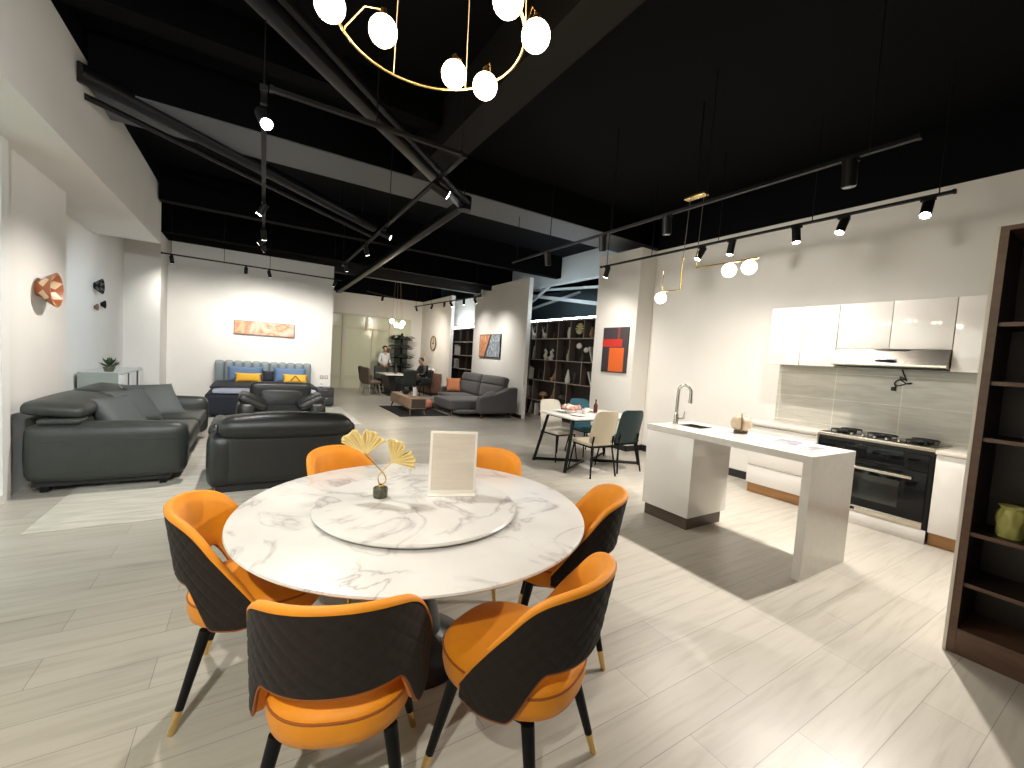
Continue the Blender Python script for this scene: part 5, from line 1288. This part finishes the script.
stand = dict(pelvis=(0, 0, 0.93), waist=(0, 0.0, 1.08), chest=(0, -0.01, 1.27), neckbase=(0, -0.01, 1.43), neck=(0, 0.0, 1.49), head=(0, 0.03, 1.575),
    shl=(-0.18, -0.01, 1.38), ell=(-0.23, 0.02, 1.12), wrl=(-0.17, 0.20, 1.02), shr=(0.18, -0.01, 1.38), elr=(0.24, 0.0, 1.11), wrr=(0.18, 0.18, 1.00),
    hipl=(-0.09, 0, 0.88), knl=(-0.10, 0.03, 0.49), anl=(-0.11, -0.01, 0.10), tol=(-0.13, 0.13, 0.045),
    hipr=(0.09, 0, 0.88), knr=(0.10, 0.03, 0.49), anr=(0.11, -0.01, 0.10), tor=(0.13, 0.13, 0.045))
sit = dict(pelvis=(0, -0.08, 0.58), waist=(0, -0.10, 0.72), chest=(0, -0.06, 0.93), neckbase=(0, -0.02, 1.09), neck=(0, 0.01, 1.15), head=(0, 0.06, 1.225),
    shl=(-0.18, -0.04, 1.03), ell=(-0.23, 0.08, 0.78), wrl=(-0.10, 0.30, 0.76), shr=(0.18, -0.04, 1.03), elr=(0.23, 0.08, 0.78), wrr=(0.10, 0.31, 0.78),
    hipl=(-0.10, -0.06, 0.575), knl=(-0.13, 0.38, 0.575), anl=(-0.13, 0.40, 0.10), tol=(-0.14, 0.54, 0.045),
    hipr=(0.10, -0.06, 0.575), knr=(0.13, 0.38, 0.575), anr=(0.13, 0.36, 0.10), tor=(0.14, 0.50, 0.045))
person('person standing behind the far dining table in a pale grey shirt and dark trousers', (4.33, 16.45, 0), PI+0.3, stand, mat('pale_shirt', (0.50, 0.52, 0.53), 0.8), mat('dark_trousers', (0.02, 0.02, 0.024), 0.8))
person('person seated at the far dining table in black clothes, leaning over their hands', (5.13, 14.37, 0), PI/2+0.25, sit, BLACK_MATTE, mat('black_trousers', (0.012, 0.012, 0.014), 0.8))

# ------------------------------------------------------------------ track rails and spotlights
RAILS = {}
def rail(lab, p, q, rods):
    p = Vector(p); q = Vector(q)
    t = thing('track_rail', lab, 'light track', tuple(p))
    d = q-p; M = Matrix.Rotation(math.atan2(d.y, d.x), 4, 'Z'); Ln = d.length
    B().box(0, Ln, -0.018, 0.018, -0.012, 0.012, M=M).build('rail', BLACK_METAL, t)
    for e_ in (-0.02, Ln): B().box(e_, e_+0.02, -0.022, 0.022, -0.016, 0.016, M=M).build('end_cap', BLACK_METAL, t)
    for f in rods:
        c = M @ Vector((Ln*f, 0, 0))
        B().cyl((c.x, c.y, 0.012), (c.x, c.y, CEIL-p.z-0.003), 0.005, n=6).build('hanger_rod', BLACK_METAL, t)
    return t
def spot(lab, p, aim, on=1, energy=0, col=(1, 0.9, 0.76), cone=70, blend=0.5, grp=None, size=0.035, big=1.0):
    t = thing('track_spotlight', lab, 'spotlight', p, 0, grp)
    p = Vector(p); piv = Vector((0, 0, -0.085)); d = (Vector(aim)-(p+piv)).normalized()
    B().box(-0.02, 0.02, -0.05, 0.05, -0.035, -0.0125, bev=0.003).build('adapter', BLACK_METAL, t, 40)
    B().cyl((0, 0, -0.035), piv, 0.010, n=8).build('stem', BLACK_METAL, t, 40)
    a = piv-d*0.05*big; e = piv+d*0.085*big; r = 0.034*big
    b = B().cyl(a, e, r, r, 20)
    ho = b.build('housing', BLACK_METAL, t, 40)
    m = {2: LENS_ON, 1: LENS_DIM, 0: LENS_OFF}[on]
    B().cyl(e+d*0.001, e+d*0.005, r*0.86, r*0.86, 20).build('lens', m, ho, 40)
    if energy:
        L = bpy.data.lights.new('spot_beam', 'SPOT'); L.energy = energy; L.color = col; L.spot_size = math.radians(cone); L.spot_blend = blend; L.shadow_soft_size = size
        o = bpy.data.objects.new('spot_beam', L); C.objects.link(o); o.parent = t
        o.location = e+d*0.015; o.rotation_euler = d.to_track_quat('-Z', 'Y').to_euler()
    return t
WARM = (1.0, 0.93, 0.845); NEU = (1.0, 0.955, 0.89); COOL = (0.80, 0.91, 1.0)
Z = 3.18
rail('long black track rail in front of the kitchen wall', (5.0, 1.20, Z), (5.0, 5.42, Z), (0.02, 0.25, 0.5, 0.75, 0.97))
KS = [(1.35, 'lit spotlight at the right end of the kitchen track', (3.1, 1.15, 0.0), 2, 430, 125), (1.97, 'brightest spotlight of the kitchen track, second from its right end', (3.9, 2.2, 0.6), 2, 95, 120),
      (2.40, 'lit spotlight third from the right end of the kitchen track', (4.9, 2.0, 0.0), 2, 120, 160), (3.13, 'lit spotlight fourth from the right end of the kitchen track', (4.9, 3.5, 0.0), 2, 120, 160),
      (3.54, 'lit spotlight fifth from the right end of the kitchen track', (4.0, 4.3, 0.6), 2, 150, 140), (5.28, 'lit spotlight at the left end of the kitchen track by the column', (5.2, 6.3, 0.8), 2, 100, 150)]
for y, lab, aim, on, en, cone in KS: spot(lab, (5.0, y, Z), aim, on, en*K, WARM, cone, 1.0, 'kitchen track spotlights', big=1.2)
Z = 3.10
rail('black track rail running towards the bed on the left', (0.02, 3.17, Z), (0.12, 8.6, Z), (0.01, 0.35, 0.7, 0.99))
rail('short black track rail joining the two middle tracks', (0.07, 3.145, Z), (1.33, 3.145, Z), (0.5,))
rail('black track rail running towards the bed beside the ceiling duct', (1.38, 3.16, Z), (1.42, 8.7, Z), (0.01, 0.4, 0.7, 0.99))
G = 'spotlights on the middle tracks'
spot('dazzling spotlight nearest us on the left middle track', (0.022, 3.36, Z), (0.6, 1.2, 0.9), 2, 150*K, NEU, 110, 0.6, G, big=1.2)
spot('lit spotlight second along the left middle track', (0.064, 5.55, Z), (-1.3, 6.0, 0.6), 2, 200*K, NEU, 100, 0.6, G)
spot('spotlight third along the left middle track', (0.087, 6.80, Z), (0.4, 8.0, 0.4), 1, 160*K, NEU, 90, 0.6, G)
spot('spotlight fourth along the left middle track', (0.095, 7.25, Z), (-2.2, 9.3, 1.2), 1, 200*K, COOL, 75, 1.0, G)
spot('spotlight at the far end of the left middle track', (0.103, 7.70, Z), (0.2, 11.0, 0.4), 1, 150*K, NEU, 80, 0.6, G)
spot('bright spotlight nearest us on the right middle track', (1.382, 3.70, Z), (6.0, 3.0, 0.9), 2, 170*K, NEU, 88, 1.0, G, size=0.09, big=1.2)
spot('lit spotlight second along the right middle track', (1.40, 5.60, Z), (6.0, 3.6, 0.9), 1, 170*K, NEU, 85, 1.0, G, size=0.09)
spot('lit spotlight third along the right middle track', (1.40, 6.62, Z), (2.6, 7.6, 0.0), 1, 200*K, NEU, 100, 0.6, G)
spot('spotlight at the far end of the right middle track', (1.41, 8.30, Z), (2.6, 10.5, 0.0), 1, 200*K, NEU, 90, 0.6, G)
rail('black track rail in front of the bed wall', (-1.50, 10.42, Z), (1.72, 10.62, Z), (0.04, 0.3, 0.55, 0.95))
G = 'spotlights above the bed'
for x, lab, aim, en in ((-1.36, 'spotlight at the left end of the bed wall track', (-1.3, 11.95, 1.5), 90), (-0.16, 'spotlight second from the left on the bed wall track', (-0.2, 11.95, 1.7), 150), (0.26, 'spotlight third from the left on the bed wall track', (0.7, 11.95, 1.7), 150), (1.58, 'spotlight at the right end of the bed wall track', (1.35, 11.95, 1.5), 110)):
    spot(lab, (x, 10.42+0.2*(x+1.5)/3.22, Z), aim, 1, en*K*0.62, (1, 0.97, 0.9), 105, 1.0, G)
rail('dim black track rail running over the island, nearer than the kitchen track', (3.56, 1.05, Z), (3.57, 5.95, Z), (0.05, 0.3, 0.55, 0.8, 0.98))
G = 'unlit spotlights above the island'
for y, lab, aim in ((1.40, 'unlit black spotlight at the right end of the dim island track', (3.9, 1.4, 0)), (2.95, 'unlit black spotlight at the middle of the dim island track', (3.9, 3.0, 0)), (3.88, 'unlit black spotlight left of the middle of the dim island track', (4.2, 4.2, 0)), (5.0, 'unlit black spotlight at the left end of the dim island track', (4.2, 5.2, 0))):
    spot(lab, (3.565, y, Z), aim, 0, 0, grp=G, big=1.3)
rail('far black track rail in front of the pillar', (4.70, 14.2, Z), (5.00, 9.9, Z), (0.02, 0.3, 0.6, 0.95))
G = 'spotlights on the far track'
for f, lab, aim, on, en in ((0.03, 'spotlight at the far left end of the far track', (5.9, 15.6, 1.4), 1, 170), (0.32, 'spotlight second from the left on the far track', (4.6, 15.4, 0.8), 1, 130), (0.52, 'lit spotlight third from the left on the far track', (5.9, 15.0, 1.4), 2, 150), (0.62, 'lit spotlight fourth from the left on the far track', (5.9, 11.3, 1.6), 2, 130), (0.80, 'spotlight fifth from the left on the far track', (5.0, 10.6, 0.4), 1, 130), (0.94, 'spotlight at the right end of the far track', (5.9, 10.2, 1.5), 1, 130)):
    spot(lab, (4.70+0.3*f, 14.2-4.3*f, Z), aim, on, en*K*0.55, WARM if f < 0.55 else NEU, 120, 1.0, G)
rail('short black track rail over the walkway near the far partition', (2.6, 11.9, Z), (3.6, 12.6, Z), (0.05, 0.95))
spot('single spotlight on the short walkway track', (3.1, 12.25, Z), (3.4, 15.0, 0.5), 1, 90*K, NEU, 110, 1.0)
# unseen fill tracks added behind the camera to brighten floor and left wall
rail('black track rail added for fill light, left of and behind the camera', (-0.75, -2.2, Z), (-0.75, 1.6, Z), (0.1, 0.9))
for y, lab, aim in ((-0.6, 'added fill spotlight on the left rear track aimed at the left floor', (-1.2, 2.6, 0.0)), (1.2, 'added fill spotlight on the left rear track aimed at the left wall', (-1.7, 5.6, 1.6))):
    spot(lab, (-0.75, y, Z), aim, 1, (300 if y < 0 else 270)*K, (1.0, 0.98, 0.86) if y < 0 else COOL, 105, 0.9)
rail('black track rail added for fill light, right of and behind the camera', (2.2, -3.0, Z), (2.2, -0.6, Z), (0.1, 0.9))
spot('added fill spotlight on the right rear track aimed at the right floor', (2.2, -0.8, Z), (2.6, 1.4, 0.0), 1, 12*K, NEU, 110, 0.9)
# upward facing light in the alcove lighting the girder
